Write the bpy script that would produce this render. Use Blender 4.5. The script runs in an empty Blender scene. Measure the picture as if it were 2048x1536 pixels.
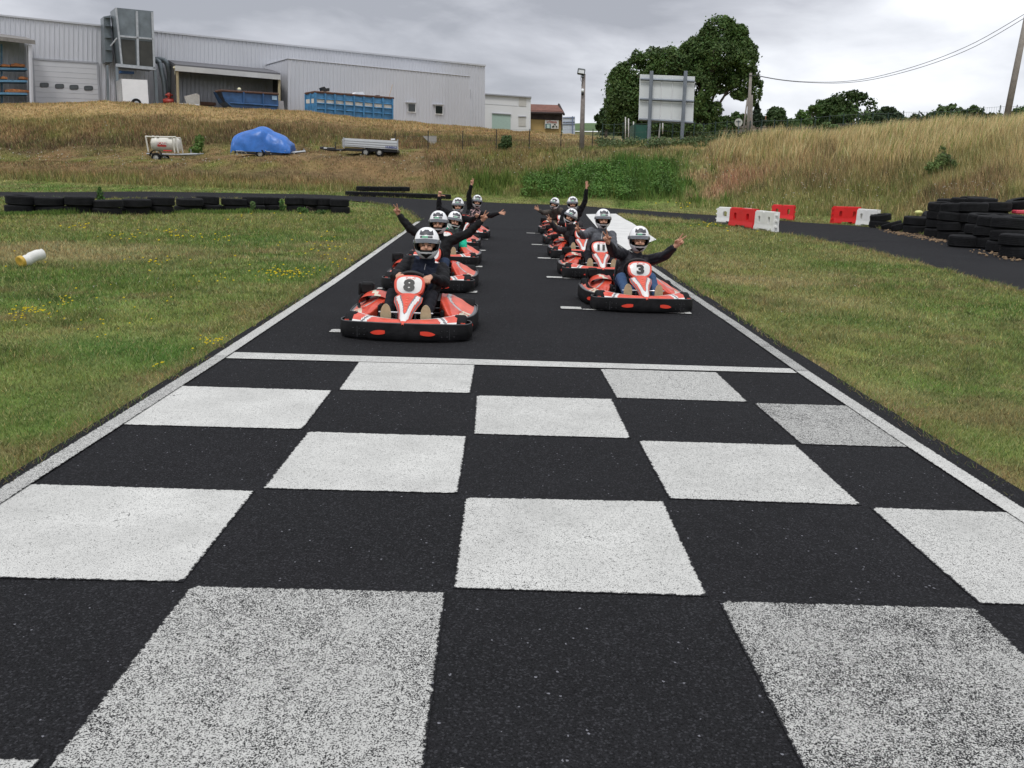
import bpy, bmesh, math, random
import numpy as np
from mathutils import Vector, Matrix, Quaternion

# ------------------------------------------------------------------ camera
SC = bpy.context.scene
COL = SC.collection
FPX, CX0, CH, YAW, PIT, ROL = 1740.0, -0.359, 1.5337, 0.02076, 0.23326, 0.03492
_cy, _sy, _cp, _sp = math.cos(YAW), math.sin(YAW), math.cos(PIT), math.sin(PIT)
_f = np.array([_sy*_cp, _cy*_cp, -_sp]); _r = np.array([_cy, -_sy, 0.0]); _u = np.cross(_r, _f)
CR = math.cos(ROL)*_r + math.sin(ROL)*_u
CU = -math.sin(ROL)*_r + math.cos(ROL)*_u
CF = _f
CPOS = np.array([CX0, 0.0, CH])
cd = bpy.data.cameras.new('camera'); cam = bpy.data.objects.new('camera', cd); COL.objects.link(cam)
cd.sensor_width = 36; cd.lens = 36*FPX/2048; cd.clip_start = 0.05; cd.clip_end = 3000
cam.matrix_world = Matrix(((CR[0], CU[0], -CF[0], CPOS[0]), (CR[1], CU[1], -CF[1], CPOS[1]),
                           (CR[2], CU[2], -CF[2], CPOS[2]), (0, 0, 0, 1)))
SC.camera = cam

# ------------------------------------------------------------------ world, sun, exposure
SUN_EL, SUN_AZ = math.radians(58), math.radians(200)
W = bpy.data.worlds.new("World"); SC.world = W; W.use_nodes = True
def world_setup():
    nt = W.node_tree; N = nt.nodes; L = nt.links; N.clear()
    out = N.new('ShaderNodeOutputWorld'); bg = N.new('ShaderNodeBackground'); bg.inputs[1].default_value = 0.1
    L.new(bg.outputs[0], out.inputs[0])
    sky = N.new('ShaderNodeTexSky'); sky.sky_type = 'NISHITA'; sky.sun_disc = False
    sky.sun_elevation = SUN_EL; sky.sun_rotation = SUN_AZ
    tc = N.new('ShaderNodeTexCoord'); sep = N.new('ShaderNodeSeparateXYZ'); L.new(tc.outputs['Generated'], sep.inputs[0])
    def M(op, a, b=None, c=None, clamp=False):
        n = N.new('ShaderNodeMath'); n.operation = op; n.use_clamp = clamp
        for i, v in enumerate((a, b, c)):
            if v is None: continue
            if isinstance(v, (int, float)): n.inputs[i].default_value = v
            else: L.new(v, n.inputs[i])
        return n.outputs[0]
    def noise(sx, sy, sz, scale, det, rough, off=0, dist=0.0):
        mp = N.new('ShaderNodeMapping'); L.new(tc.outputs['Generated'], mp.inputs[0])
        mp.inputs['Scale'].default_value = (sx, sy, sz); mp.inputs['Location'].default_value = (off, off*.7, 0)
        mp.inputs['Rotation'].default_value = (0, math.radians(-6), 0)
        n = N.new('ShaderNodeTexNoise'); L.new(mp.outputs[0], n.inputs[0]); n.inputs['Scale'].default_value = scale
        n.inputs['Detail'].default_value = det; n.inputs['Roughness'].default_value = rough
        n.inputs['Distortion'].default_value = dist
        return n.outputs[0]
    n1 = noise(1, 1, 3.4, 2.3, 7, .5, 3.1, .3)
    n2 = noise(1, 1, 3.0, 6.5, 7, .55, 8.3, .4)
    x, y, z = sep.outputs
    zc = M('MAXIMUM', z, 0.0)
    # brighter towards the horizon and the right, dark bank high up in the middle
    lowb = M('SUBTRACT', 1.0, M('MULTIPLY', zc, 5.2), clamp=True)
    right = M('MULTIPLY_ADD', x, 1.25, .42, clamp=True)
    left = M('MULTIPLY_ADD', x, -1.8, -.42, clamp=True)
    base = M('ADD', M('MULTIPLY', lowb, .50), M('MULTIPLY', right, .34))
    base = M('ADD', base, M('MULTIPLY', left, .30))
    v = M('ADD', base, M('MULTIPLY', M('SUBTRACT', n1, .5), 2.7))
    v = M('ADD', v, M('MULTIPLY', M('SUBTRACT', n2, .5), .8))
    v = M('ADD', v, .05)
    # zenith, outside the picture, is bright thin overcast
    zen = M('MULTIPLY', M('SUBTRACT', z, .3), 1.6, clamp=True)
    v = M('ADD', v, M('MULTIPLY', zen, .6))
    cr = N.new('ShaderNodeValToRGB'); L.new(v, cr.inputs[0])
    e = cr.color_ramp.elements
    e[0].position = 0.0; e[0].color = (.30, .31, .345, 1)
    e[1].position = 1.0; e[1].color = (.80, .81, .84, 1)
    for p, c in ((.28, (.42, .43, .47, 1)), (.6, (.60, .615, .655, 1))):
        k = e.new(p); k.color = c
    boost = M('MULTIPLY_ADD', zen, 2.2, 10.0)
    vm = N.new('ShaderNodeVectorMath'); vm.operation = 'SCALE'; L.new(cr.outputs[0], vm.inputs[0]); L.new(boost, vm.inputs['Scale'])
    mix = N.new('ShaderNodeMixRGB'); mix.inputs[0].default_value = .95
    L.new(sky.outputs[0], mix.inputs[1]); L.new(vm.outputs[0], mix.inputs[2]); L.new(mix.outputs[0], bg.inputs[0])
world_setup()
sd = bpy.data.lights.new('sun', 'SUN'); sd.energy = 1.0; sd.angle = math.radians(14); sd.color = (1, .97, .93)
sun = bpy.data.objects.new('sun', sd); COL.objects.link(sun)
_sdir = Vector((math.sin(SUN_AZ)*math.cos(SUN_EL), math.cos(SUN_AZ)*math.cos(SUN_EL), math.sin(SUN_EL)))
sun.rotation_euler = _sdir.to_track_quat('Z', 'Y').to_euler(); sun.location = (0, 0, 60)
SC.view_settings.view_transform = 'Standard'; SC.view_settings.look = 'None'
SC.view_settings.exposure = 0.50; SC.view_settings.gamma = 1.0
SC.render.engine = 'CYCLES'
SC.cycles.max_bounces = 5; SC.cycles.diffuse_bounces = 2; SC.cycles.glossy_bounces = 2
SC.cycles.transparent_max_bounces = 6; SC.cycles.transmission_bounces = 3

# ------------------------------------------------------------------ pixel rays (2048 x 1536 frame)
UPV = np.array([-0.027, 0.0, 1.0]); UPV = UPV/np.linalg.norm(UPV)   # true vertical: the track is cambered
def ray(px, py): return (px-1024)/FPX*CR - (py-768)/FPX*CU + CF
def at(px, py, Y):
    d = ray(px, py); return CPOS + Y/d[1]*d
def on_plane(px, py, p0, n):
    d = ray(px, py); t = np.dot(np.asarray(p0)-CPOS, n)/np.dot(d, n); return CPOS + t*d

# ------------------------------------------------------------------ terrain height
TT = [(-500, [(38, None), (41, 366), (46, 344), (50.5, 305), (58, 297), (70, 196), (110, 196), (700, 240)]),
 (0,   [(38, None), (41, 384), (46, 362), (50.5, 323), (58, 315), (70, 209), (110, 213), (700, 240)]),
 (300, [(38, None), (41, 386), (46, 368), (51, 319), (58, 311), (70, 210), (110, 216), (700, 245)]),
 (600, [(38, None), (42, 392), (47, 375), (52, 311), (58, 305), (71, 226), (115, 232), (700, 250)]),
 (900, [(38, None), (46, 402), (49, 388), (54, 305), (60, 296), (74, 253), (120, 257), (700, 258)]),
 (1050, [(38, None), (46, 408), (49, 396), (54, 306), (60, 297), (76, 266), (120, 268), (700, 262)]),
 (1163, [(38, None), (45, 414), (49, 402), (54, 305), (60, 298), (76, 273), (120, 269), (700, 263)]),
 (1240, [(36, None), (45, 420), (48, 408), (54, 298), (60, 293), (76, 288), (120, 272), (700, 264)]),
 (1350, [(36, None), (44, 427), (47.5, 414), (54, 294), (60, 291), (76, 286), (130, 272), (700, 265)]),
 (1450, [(36, None), (43, 433), (47, 421), (54, 297), (60, 290), (80, 284), (130, 274), (700, 266)]),
 (1600, [(33, None), (37, 446), (42, 431), (52, 293), (60, 284), (80, 277), (140, 271), (700, 266)]),
 (1750, [(32, None), (35, 455), (39, 447), (50, 286), (60, 276), (80, 273), (140, 270), (700, 267)]),
 (1900, [(26, None), (31, 470), (34, 460), (48, 272), (60, 266), (80, 267), (140, 268), (700, 268)]),
 (2048, [(22, None), (25, 497), (28, 486), (45, 268), (60, 262), (80, 264), (140, 268), (700, 268)]),
 (2500, [(20, None), (22, 530), (25, 510), (42, 285), (60, 278), (80, 280), (140, 284), (700, 285)])]
_Q, _YS = [], np.concatenate([np.arange(0, 90, .5), np.arange(90, 320, 5.0), np.array([400, 600, 900])])
_ZT = []
for px, kn in TT:
    ys, zs = [-50.0], [0.0]
    for Y, py in kn:
        ys.append(Y); zs.append(0.0 if py is None else at(px, py, Y)[2])
    _Q.append((at(px, 300, 50)[0]-CX0)/50)
    z = np.interp(_YS, ys, zs)
    k = np.array([1, 2, 3, 2, 1.0]); k /= k.sum()
    zz = np.convolve(np.pad(z, 2, mode='edge'), k, mode='valid'); zz[_YS > 85] = z[_YS > 85]
    _ZT.append(zz)
_Q = np.array(_Q); _ZT = np.array(_ZT)
def _h(a, b): 
    v = np.sin(a*127.1+b*311.7)*43758.5453; return v-np.floor(v)
def vnoise(x, y):
    xi, yi = np.floor(x), np.floor(y); fx, fy = x-xi, y-yi
    fx = fx*fx*(3-2*fx); fy = fy*fy*(3-2*fy)
    return (_h(xi, yi)*(1-fx)+_h(xi+1, yi)*fx)*(1-fy)+(_h(xi, yi+1)*(1-fx)+_h(xi+1, yi+1)*fx)*fy
def fbm(x, y, o=4):
    s, a, t = 0, .5, 0
    for i in range(o):
        s = s+a*vnoise(x*2**i+17*i, y*2**i-9*i); t += a; a *= .5
    return s/t
def terr(X, Y):
    X = np.asarray(X, float); Y = np.asarray(Y, float); sh = X.shape
    X = X.ravel(); Y = Y.ravel(); Yc = np.clip(Y, 0.5, 899)
    q = np.clip((X-CX0)/np.maximum(Yc, 8), _Q[0], _Q[-1]-1e-6)
    i = np.clip(np.searchsorted(_Q, q, side='right')-1, 0, len(_Q)-2)
    t = (q-_Q[i])/(_Q[i+1]-_Q[i])
    t = t*t*(3-2*t)*.5+t*.5
    j = np.clip(np.searchsorted(_YS, Yc, side='right')-1, 0, len(_YS)-2); s = (Yc-_YS[j])/(_YS[j+1]-_YS[j])
    z0 = _ZT[i, j]*(1-s)+_ZT[i, j+1]*s; z1 = _ZT[i+1, j]*(1-s)+_ZT[i+1, j+1]*s
    z = z0*(1-t)+z1*t
    bump = np.clip((z-.5)/1.0, 0, 1)*(Yc < 200)
    z = z+bump*((fbm(X*.35, Y*.35)-.5)*.55+(fbm(X*1.3+5, Y*1.3)-.5)*.22)
    return z.reshape(sh)
def tz(x, y): return float(terr(np.array([x]), np.array([y]))[0])
def GR(px, py, lim=400):
    d = ray(px, py); d = d/d[1]
    ys = np.concatenate([np.arange(1.5, 100, .05), np.arange(100, lim, .5)])
    P = CPOS[None, :]+ys[:, None]*d[None, :]
    below = P[:, 2] <= terr(P[:, 0], P[:, 1])
    k = int(np.argmax(below)) if below.any() else len(ys)-1
    return np.array([P[k, 0], P[k, 1], tz(P[k, 0], P[k, 1])])

# ------------------------------------------------------------------ mesh helpers
class MB:
    def __init__(s): s.v = []; s.f = []; s.m = []
    def add(s, vs, fs, m=0):
        o = len(s.v); s.v += [tuple(map(float, v)) for v in vs]
        for k, f in enumerate(fs):
            s.f.append(tuple(o+i for i in f)); s.m.append(m[k] if isinstance(m, (list, tuple)) else m)
        return s
    def box(s, c, d, m=0, R=None, bev=0.0):
        c = np.array(c, float); h = np.array(d, float)/2
        if bev <= 0:
            P = [np.array([sx*h[0], sy*h[1], sz*h[2]]) for sz in (-1, 1) for sy in (-1, 1) for sx in (-1, 1)]
            F = [(0, 2, 3, 1), (4, 5, 7, 6), (0, 1, 5, 4), (2, 6, 7, 3), (0, 4, 6, 2), (1, 3, 7, 5)]
        else:
            b = min(bev, *(h*.9)); P = []; idx = {}
            for sx in (-1, 1):
                for sy in (-1, 1):
                    for sz in (-1, 1):
                        for a in range(3):
                            q = np.array([sx*h[0], sy*h[1], sz*h[2]]); 
                            for k in range(3):
                                if k != a: q[k] -= np.sign(q[k])*b
                            idx[(sx, sy, sz, a)] = len(P); P.append(q)
            F = []
            for a in range(3):
                o1, o2 = [(1, 2), (2, 0), (0, 1)][a]
                for sg in (-1, 1):
                    cyc = []
                    for (u, v) in ((-1, -1), (1, -1), (1, 1), (-1, 1)):
                        k = [0, 0, 0]; k[a] = sg; k[o1] = u; k[o2] = v; cyc.append(idx[(*k, a)])
                    F.append(tuple(cyc if sg > 0 else cyc[::-1]))
            for a in range(3):  # edges parallel to axis a
                o1, o2 = [(1, 2), (2, 0), (0, 1)][a]
                for u in (-1, 1):
                    for v in (-1, 1):
                        q = []
                        for sg, ax in ((-1, o1), (-1, o2), (1, o2), (1, o1)):
                            k = [0, 0, 0]; k[a] = sg; k[o1] = u; k[o2] = v; q.append(idx[(*k, ax)])
                        F.append(tuple(q))
            for sx in (-1, 1):
                for sy in (-1, 1):
                    for sz in (-1, 1): F.append(tuple(idx[(sx, sy, sz, a)] for a in range(3)))
        if R is not None: P = [np.array(R) @ p for p in P]
        return s.add([c+p for p in P], F, m)
    def tube(s, pts, r, n=8, m=0, cap=True, closed=False, flat=1.0):
        pts = [np.array(p, float) for p in pts]; K = len(pts)
        rs = r if hasattr(r, '__len__') else [r]*K
        vs = []; prev = None
        for i, p in enumerate(pts):
            if closed: t = pts[(i+1) % K]-pts[i-1]
            else: t = pts[min(i+1, K-1)]-pts[max(i-1, 0)]
            t = t/(np.linalg.norm(t)+1e-12)
            if prev is None:
                a = np.array([0, 0, 1.0]) if abs(t[2]) < .9 else np.array([1.0, 0, 0])
            else: a = prev
            b = np.cross(t, a); b /= np.linalg.norm(b)+1e-12; a = np.cross(b, t); prev = a
            for k in range(n):
                w = 2*math.pi*k/n; vs.append(p+rs[i]*(math.cos(w)*a*flat+math.sin(w)*b))
        fs = []
        for i in range(K if closed else K-1):
            j = (i+1) % K
            for k in range(n):
                l = (k+1) % n; fs.append((i*n+k, i*n+l, j*n+l, j*n+k))
        if cap and not closed:
            fs.append(tuple(range(n-1, -1, -1))); fs.append(tuple((K-1)*n+k for k in range(n)))
        return s.add(vs, fs, m)
    def cap(s, a, b, ra, rb, n=10, m=0, sc=None):
        a = np.array(a, float); b = np.array(b, float); d = b-a; L = np.linalg.norm(d)
        if L < 1e-6: return s.ball(a, (ra,)*3, m=m)
        t = d/L; P = []; R = []
        for k in range(4):
            w = math.pi/2*(k+.35)/4; P.append(a-t*ra*math.cos(w)); R.append(ra*math.sin(w))
        P.append(a); R.append(ra); P.append(b); R.append(rb)
        for k in range(4):
            w = math.pi/2*(1-(k+.65)/4); P.append(b+t*rb*math.cos(w)); R.append(rb*math.sin(w))
        return s.tube(P, R, n, m)
    def ball(s, c, r, nu=16, nv=10, m=0, R=None):
        c = np.array(c, float); r = np.array(r, float)*np.ones(3); vs = []; fs = []
        for j in range(1, nv):
            w = math.pi*j/nv
            for i in range(nu):
                a = 2*math.pi*i/nu; vs.append(np.array([math.sin(w)*math.cos(a), math.sin(w)*math.sin(a), math.cos(w)])*r)
        vs.append(np.array([0, 0, r[2]])); vs.append(np.array([0, 0, -r[2]])); T = len(vs)-2
        for j in range(nv-2):
            for i in range(nu): k = (i+1) % nu; fs.append((j*nu+i, (j+1)*nu+i, (j+1)*nu+k, j*nu+k))
        for i in range(nu):
            k = (i+1) % nu; fs.append((T, i, k)); fs.append((T+1, (nv-2)*nu+k, (nv-2)*nu+i))
        if R is not None: vs = [np.array(R) @ v for v in vs]
        return s.add([c+v for v in vs], fs, m)
    def grid(s, fn, nu, nv, m=0, mf=None, keep=None):
        vs = [fn(i/nu, j/nv) for j in range(nv+1) for i in range(nu+1)]; fs = []; ms = []
        for j in range(nv):
            for i in range(nu):
                u, v = (i+.5)/nu, (j+.5)/nv
                if keep and not keep(u, v): continue
                a = j*(nu+1)+i; fs.append((a, a+1, a+nu+2, a+nu+1)); ms.append(mf(u, v) if mf else m)
        return s.add(vs, fs, ms)
    def prism(s, poly, z0, z1, m=0, T=None):
        """poly: 2D points; T maps (a,b,c)->3D, default xy plane extruded in z"""
        T = T or (lambda a, b, c: (a, b, c)); n = len(poly)
        vs = [T(a, b, z0) for a, b in poly]+[T(a, b, z1) for a, b in poly]
        fs = [tuple(range(n-1, -1, -1)), tuple(range(n, 2*n))]+[(i, (i+1) % n, n+(i+1) % n, n+i) for i in range(n)]
        return s.add(vs, fs, m)
    def lathe(s, prof, c, ax, n=20, m=0, ms=None):
        """prof: (radius, along) pairs about axis ax at c"""
        c = np.array(c, float); ax = np.array(ax, float); ax /= np.linalg.norm(ax)
        a = np.cross(ax, [0, 0, 1.0]) if abs(ax[2]) < .9 else np.cross(ax, [1.0, 0, 0]); a /= np.linalg.norm(a); b = np.cross(ax, a)
        vs = []; fs = []; mm = []
        for r, h in prof:
            for k in range(n):
                w = 2*math.pi*k/n; vs.append(c+ax*h+r*(math.cos(w)*a+math.sin(w)*b))
        for i in range(len(prof)-1):
            for k in range(n):
                l = (k+1) % n; fs.append((i*n+k, i*n+l, (i+1)*n+l, (i+1)*n+k)); mm.append(ms[i] if ms else m)
        return s.add(vs, fs, mm)
    def mesh(s, name, mats, smooth=False, fix=True):
        me = bpy.data.meshes.new(name); me.from_pydata(s.v, [], s.f)
        for m_ in (mats if isinstance(mats, (list, tuple)) else [mats]): me.materials.append(m_)
        me.polygons.foreach_set('material_index', np.array(s.m, np.int32))
        if smooth: me.polygons.foreach_set('use_smooth', np.ones(len(s.f), bool))
        me.validate(); me.update()
        if fix:
            bm = bmesh.new(); bm.from_mesh(me); bmesh.ops.recalc_face_normals(bm, faces=bm.faces); bm.to_mesh(me); bm.free()
        if smooth == 'auto': me.shade_smooth = None
        return me
    def build(s, name, mats, parent=None, smooth=False, loc=None, fix=True, auto=None):
        me = s.mesh(name, mats, smooth or auto is not None, fix)
        if auto is not None: sharp(me, auto)
        return link(name, me, parent, loc)
def sharp(me, ang):
    bm = bmesh.new(); bm.from_mesh(me); bmesh.ops.remove_doubles(bm, verts=bm.verts, dist=1e-5)
    a = math.radians(ang)
    for e in bm.edges:
        if len(e.link_faces) == 2 and e.calc_face_angle(0) > a: e.smooth = False
    bm.to_mesh(me); bm.free()
def link(name, me, parent=None, loc=None):
    o = bpy.data.objects.new(name, me); COL.objects.link(o)
    if parent is not None: o.parent = parent
    if loc is not None: o.location = tuple(map(float, loc))
    return o
def tag(o, label=None, cat=None, group=None, kind=None):
    if label: o['label'] = label
    if cat: o['category'] = cat
    if group: o['group'] = group
    if kind: o['kind'] = kind
    return o
def thing(name, label, cat, loc=(0, 0, 0), rz=0, group=None):
    o = bpy.data.objects.new(name, None); COL.objects.link(o); o.empty_display_size = .2
    o.location = tuple(map(float, loc)); o.rotation_euler = (0, 0, rz); return tag(o, label, cat, group)
def copy_tree(o, parent=None):
    c = o.copy(); COL.objects.link(c); c.parent = parent
    for ch in [k for k in ALLCH.get(o.name, [])] or list(o.children): copy_tree(ch, c)
    return c
ALLCH = {}
def mkmesh(name, V, F, mat, cols=None, smooth=False):
    """big numpy mesh; F is (n,k) int array"""
    me = bpy.data.meshes.new(name); n, k = F.shape
    me.vertices.add(len(V)); me.vertices.foreach_set('co', V.astype(np.float32).ravel())
    me.loops.add(n*k); me.loops.foreach_set('vertex_index', F.astype(np.int32).ravel())
    me.polygons.add(n); me.polygons.foreach_set('loop_start', np.arange(0, n*k, k, dtype=np.int32))
    if smooth: me.polygons.foreach_set('use_smooth', np.ones(n, bool))
    me.update(calc_edges=True)
    if cols is not None:
        a = me.color_attributes.new('col', 'FLOAT_COLOR', 'POINT')
        c4 = np.ones((len(V), 4), np.float32); c4[:, :3] = cols; a.data.foreach_set('color', c4.ravel())
    me.materials.append(mat); return me

# ------------------------------------------------------------------ materials
MATS = {}
def mat(name, col, rough=.6, metal=0.0, var=.12, scale=6.0, bump=0.0, bscale=40.0, spec=.5, coat=0.0, emit=None, trans=0.0, det=4):
    if name in MATS: return MATS[name]
    m = bpy.data.materials.new(name); m.use_nodes = True; nt = m.node_tree; N = nt.nodes; L = nt.links
    b = N['Principled BSDF']; b.inputs['Roughness'].default_value = rough; b.inputs['Metallic'].default_value = metal
    b.inputs['Specular IOR Level'].default_value = spec; b.inputs['Coat Weight'].default_value = coat
    tc = N.new('ShaderNodeTexCoord')
    n = N.new('ShaderNodeTexNoise'); n.inputs['Scale'].default_value = scale; n.inputs['Detail'].default_value = det
    n.inputs['Roughness'].default_value = .6
    L.new(tc.outputs['Object'], n.inputs[0])
    cr = N.new('ShaderNodeValToRGB'); L.new(n.outputs[0], cr.inputs[0])
    cr.color_ramp.elements[0].position = .3; cr.color_ramp.elements[1].position = .7
    cr.color_ramp.elements[0].color = (*[c*(1-var) for c in col], 1); cr.color_ramp.elements[1].color = (*[min(1, c*(1+var)) for c in col], 1)
    L.new(cr.outputs[0], b.inputs['Base Color'])
    if trans: b.inputs['Transmission Weight'].default_value = trans
    if bump:
        n2 = N.new('ShaderNodeTexNoise'); n2.inputs['Scale'].default_value = bscale; n2.inputs['Detail'].default_value = 3
        L.new(tc.outputs['Object'], n2.inputs[0]); bp = N.new('ShaderNodeBump'); bp.inputs['Strength'].default_value = bump
        bp.inputs['Distance'].default_value = .02
        L.new(n2.outputs[0], bp.inputs['Height']); L.new(bp.outputs[0], b.inputs['Normal'])
    MATS[name] = m; return m
def attr_mat(name, rough=.8, spec=.2, det=0.0, dscale=8, sheen=0, trans=0.0):
    m = bpy.data.materials.new(name); m.use_nodes = True; nt = m.node_tree; N = nt.nodes; L = nt.links
    b = N['Principled BSDF']; b.inputs['Roughness'].default_value = rough; b.inputs['Specular IOR Level'].default_value = spec
    a = N.new('ShaderNodeVertexColor'); a.layer_name = 'col'
    src = a.outputs[0]
    if det:
        tc = N.new('ShaderNodeTexCoord'); n = N.new('ShaderNodeTexNoise'); n.inputs['Scale'].default_value = dscale
        n.inputs['Detail'].default_value = 6; n.inputs['Roughness'].default_value = .7; L.new(tc.outputs['Object'], n.inputs[0])
        mr = N.new('ShaderNodeMapRange'); L.new(n.outputs[0], mr.inputs[0]); mr.inputs[1].default_value = .25; mr.inputs[2].default_value = .75
        mr.inputs[3].default_value = 1-det; mr.inputs[4].default_value = 1+det
        vm = N.new('ShaderNodeVectorMath'); vm.operation = 'SCALE'; L.new(src, vm.inputs[0]); L.new(mr.outputs[0], vm.inputs['Scale']); src = vm.outputs[0]
    L.new(src, b.inputs['Base Color'])
    if trans:
        t = N.new('ShaderNodeBsdfTranslucent'); L.new(src, t.inputs[0]); ms = N.new('ShaderNodeMixShader'); ms.inputs[0].default_value = trans
        L.new(b.outputs[0], ms.inputs[1]); L.new(t.outputs[0], ms.inputs[2]); L.new(ms.outputs[0], N['Material Output'].inputs[0])
    return m
def txt(s, size, mat_, parent, T, name='lettering', bold=.0, shear=0.0, ext=.001, align='CENTER', xs=1.0):
    cu = bpy.data.curves.new(name, 'FONT'); cu.body = s; cu.size = size; cu.align_x = align; cu.align_y = 'CENTER'
    cu.offset = bold; cu.shear = shear; cu.extrude = ext; cu.resolution_u = 3
    o = bpy.data.objects.new(name, cu); COL.objects.link(o)
    dg = bpy.context.evaluated_depsgraph_get(); me = bpy.data.meshes.new_from_object(o.evaluated_get(dg))
    bpy.data.objects.remove(o); bpy.data.curves.remove(cu)
    me.name = name; me.materials.clear(); me.materials.append(mat_)
    me.transform(Matrix.Diagonal((xs, 1, 1, 1))); me.transform(T)
    return link(name, me, parent)
def frame(o, x, y, z=None):
    """4x4 with columns x,y,z axes at o"""
    x = Vector(x).normalized(); y = Vector(y); z = x.cross(y).normalized(); y = z.cross(x)
    return Matrix(((x[0], y[0], z[0], o[0]), (x[1], y[1], z[1], o[1]), (x[2], y[2], z[2], o[2]), (0, 0, 0, 1)))
RND = random.Random(7); NR = np.random.default_rng(11)

RED_ = mat('kart_red', (.64, .075, .04), .42, var=.20, scale=11, coat=.2, det=8)
REDW = mat('kart_red_faded', (.72, .15, .10), .5, var=.15, scale=7)
WHT = mat('kart_white', (.70, .70, .68), .4, var=.06, scale=8, coat=.2)
CREAM = mat('kart_cream', (.62, .58, .46), .5, var=.15, scale=9)
GRY = mat('kart_grey', (.16, .16, .17), .5, var=.15, scale=10)
LGRY = mat('kart_lightgrey', (.42, .41, .40), .5, var=.15, scale=10)
BLK = mat('black_plastic', (.0105, .0105, .0115), .6, spec=.2, var=.55, scale=8, bump=.15, bscale=60)
RUB = mat('rubber', (.0125, .0128, .0140), .82, var=.35, scale=5, bump=.3, bscale=50, spec=.18)
INK = mat('black_ink', (.012, .012, .012), .5, var=.1)
STEEL = mat('bare_steel', (.55, .56, .58), .3, .9, var=.1, scale=12)
DKM = mat('dark_metal', (.05, .05, .055), .45, .6, var=.3, scale=20)
FOAM = mat('seat_black', (.02, .02, .022), .65, var=.2, scale=14)
def crom(P, n=6, closed=False):
    P = [np.array(p, float) for p in P]; K = len(P); out = []
    for i in range(K if closed else K-1):
        g = (lambda k: P[k % K]) if closed else (lambda k: P[min(max(k, 0), K-1)])
        p0, p1, p2, p3 = g(i-1), g(i), g(i+1), g(i+2)
        for s in range(n):
            t = s/n; out.append(.5*((2*p1)+(-p0+p2)*t+(2*p0-5*p1+4*p2-p3)*t*t+(-p0+3*p1-3*p2+p3)*t**3))
    if not closed: out.append(P[-1])
    return out
# ================================================================== ground
def lerp(a, b, t): return np.asarray(a)*(1-t)+np.asarray(b)*t
def poly_in(P, X, Y):
    P = np.asarray(P); X = np.asarray(X); ins = np.zeros(X.shape, bool); n = len(P); j = n-1
    for i in range(n):
        xi, yi = P[i]; xj, yj = P[j]
        c = ((yi > Y) != (yj > Y)) & (X < (xj-xi)*(Y-yi)/(yj-yi+1e-12)+xi); ins ^= c; j = i
    return ins
def G2(pts): return [tuple(GR(x, y)[:2]) for x, y in pts]
# the asphalt outline, from the picture's edges cast on the ground
main_track = [(-2.77, -3), (-2.77, 7), (-2.82, 12), (-2.93, 18), (-3.02, 24)] + \
    G2([(838, 441), (826, 431), (806, 420), (772, 411), (735, 406), (690, 402), (600, 399), (450, 398), (300, 398), (150, 397), (0, 397), (-200, 392)]) + \
    G2([(-200, 379), (0, 385), (200, 385), (400, 386), (560, 389), (690, 393), (800, 397), (900, 402), (1000, 407), (1120, 411), (1240, 419), (1340, 426), (1430, 432), (1500, 438), (1590, 445), (1700, 452), (1760, 458), (1830, 468), (1900, 481), (1975, 496), (2060, 518), (2200, 562), (2450, 640), (2800, 760)]) + \
    G2([(2800, 950), (2450, 760), (2240, 667), (2150, 625), (2060, 590), (1950, 557), (1850, 530), (1750, 506), (1650, 484), (1560, 468), (1500, 461), (1440, 449), (1380, 441), (1300, 433), (1236, 427)]) + \
    [(3.0, 26), (2.75, 18), (2.62, 14), (2.55, 10), (2.48, 6), (2.45, 2), (2.45, -3)]
TRK = np.array(main_track)
def edge_dist(X, Y):
    d = np.full(X.shape, 1e9)
    for i in range(len(TRK)):
        a = TRK[i]; b = TRK[(i+1) % len(TRK)]; ab = b-a
        t = np.clip(((X-a[0])*ab[0]+(Y-a[1])*ab[1])/(ab@ab+1e-9), 0, 1)
        d = np.minimum(d, np.hypot(X-a[0]-t*ab[0], Y-a[1]-t*ab[1]))
    return d
def pxpy(X, Y, Z):
    d = np.stack([X-CPOS[0], Y-CPOS[1], Z-CPOS[2]], -1); w = d @ CF
    w = np.where(w > .1, w, .1)
    return 1024+FPX*(d @ CR)/w, 768-FPX*(d @ CU)/w
GREEN = np.array([.120, .195, .042]); OLIVE = np.array([.200, .232, .068]); STRAW = np.array([.62, .475, .25])
BROWN = np.array([.28, .20, .105]); DKBR = np.array([.155, .115, .07]); RED = np.array([.42, .24, .155]); LUSH = np.array([.092, .195, .038])
DRY = np.array([.36, .30, .155])
# patches in world space: centre, radii, colour, weight
def blob(X, Y, c, r):
    return np.clip(1.25-np.sqrt(((X-c[0])/r[0])**2+((Y-c[1])/r[1])**2)*.9, 0, 1)
LP = []
for px, py, rx, ry, col, w in [(560, 480, 1.6, 2.2, LUSH, .8), (270, 700, .7, .8, LUSH, .85), (620, 540, .9, 1.6, LUSH, .7), (300, 560, 3, 2, GREEN, .5), (60, 510, 2.6, 2.0, DRY, .8), (600, 440, 3.5, 3, OLIVE, .5),
      (700, 500, .8, 3, DRY, .35), (200, 470, 4, 2, GREEN, .5), (1500, 560, 1.2, .9, DRY, .75), (1620, 600, 1.0, .9, DRY, .6), (1400, 470, 2.5, 2.5, OLIVE, .5), (1500, 500, 2.2, 2.0, GREEN, .5), (1700, 640, .9, .8, GREEN, .6),
      (1850, 700, .8, .6, GREEN, .5), (1700, 780, .5, .5, DRY, .5), (1950, 880, .3, .4, GREEN, .7), (1800, 600, 1.4, 1.0, OLIVE, .5), (100, 790, .7, .7, GREEN, .7), (1650, 530, 1.6, 1.6, GREEN, .5), (1300, 440, 2, 3, DRY, .4)]:
    g = GR(px, py); LP.append((g[:2], (rx, ry), col, w))
BP = []
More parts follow.
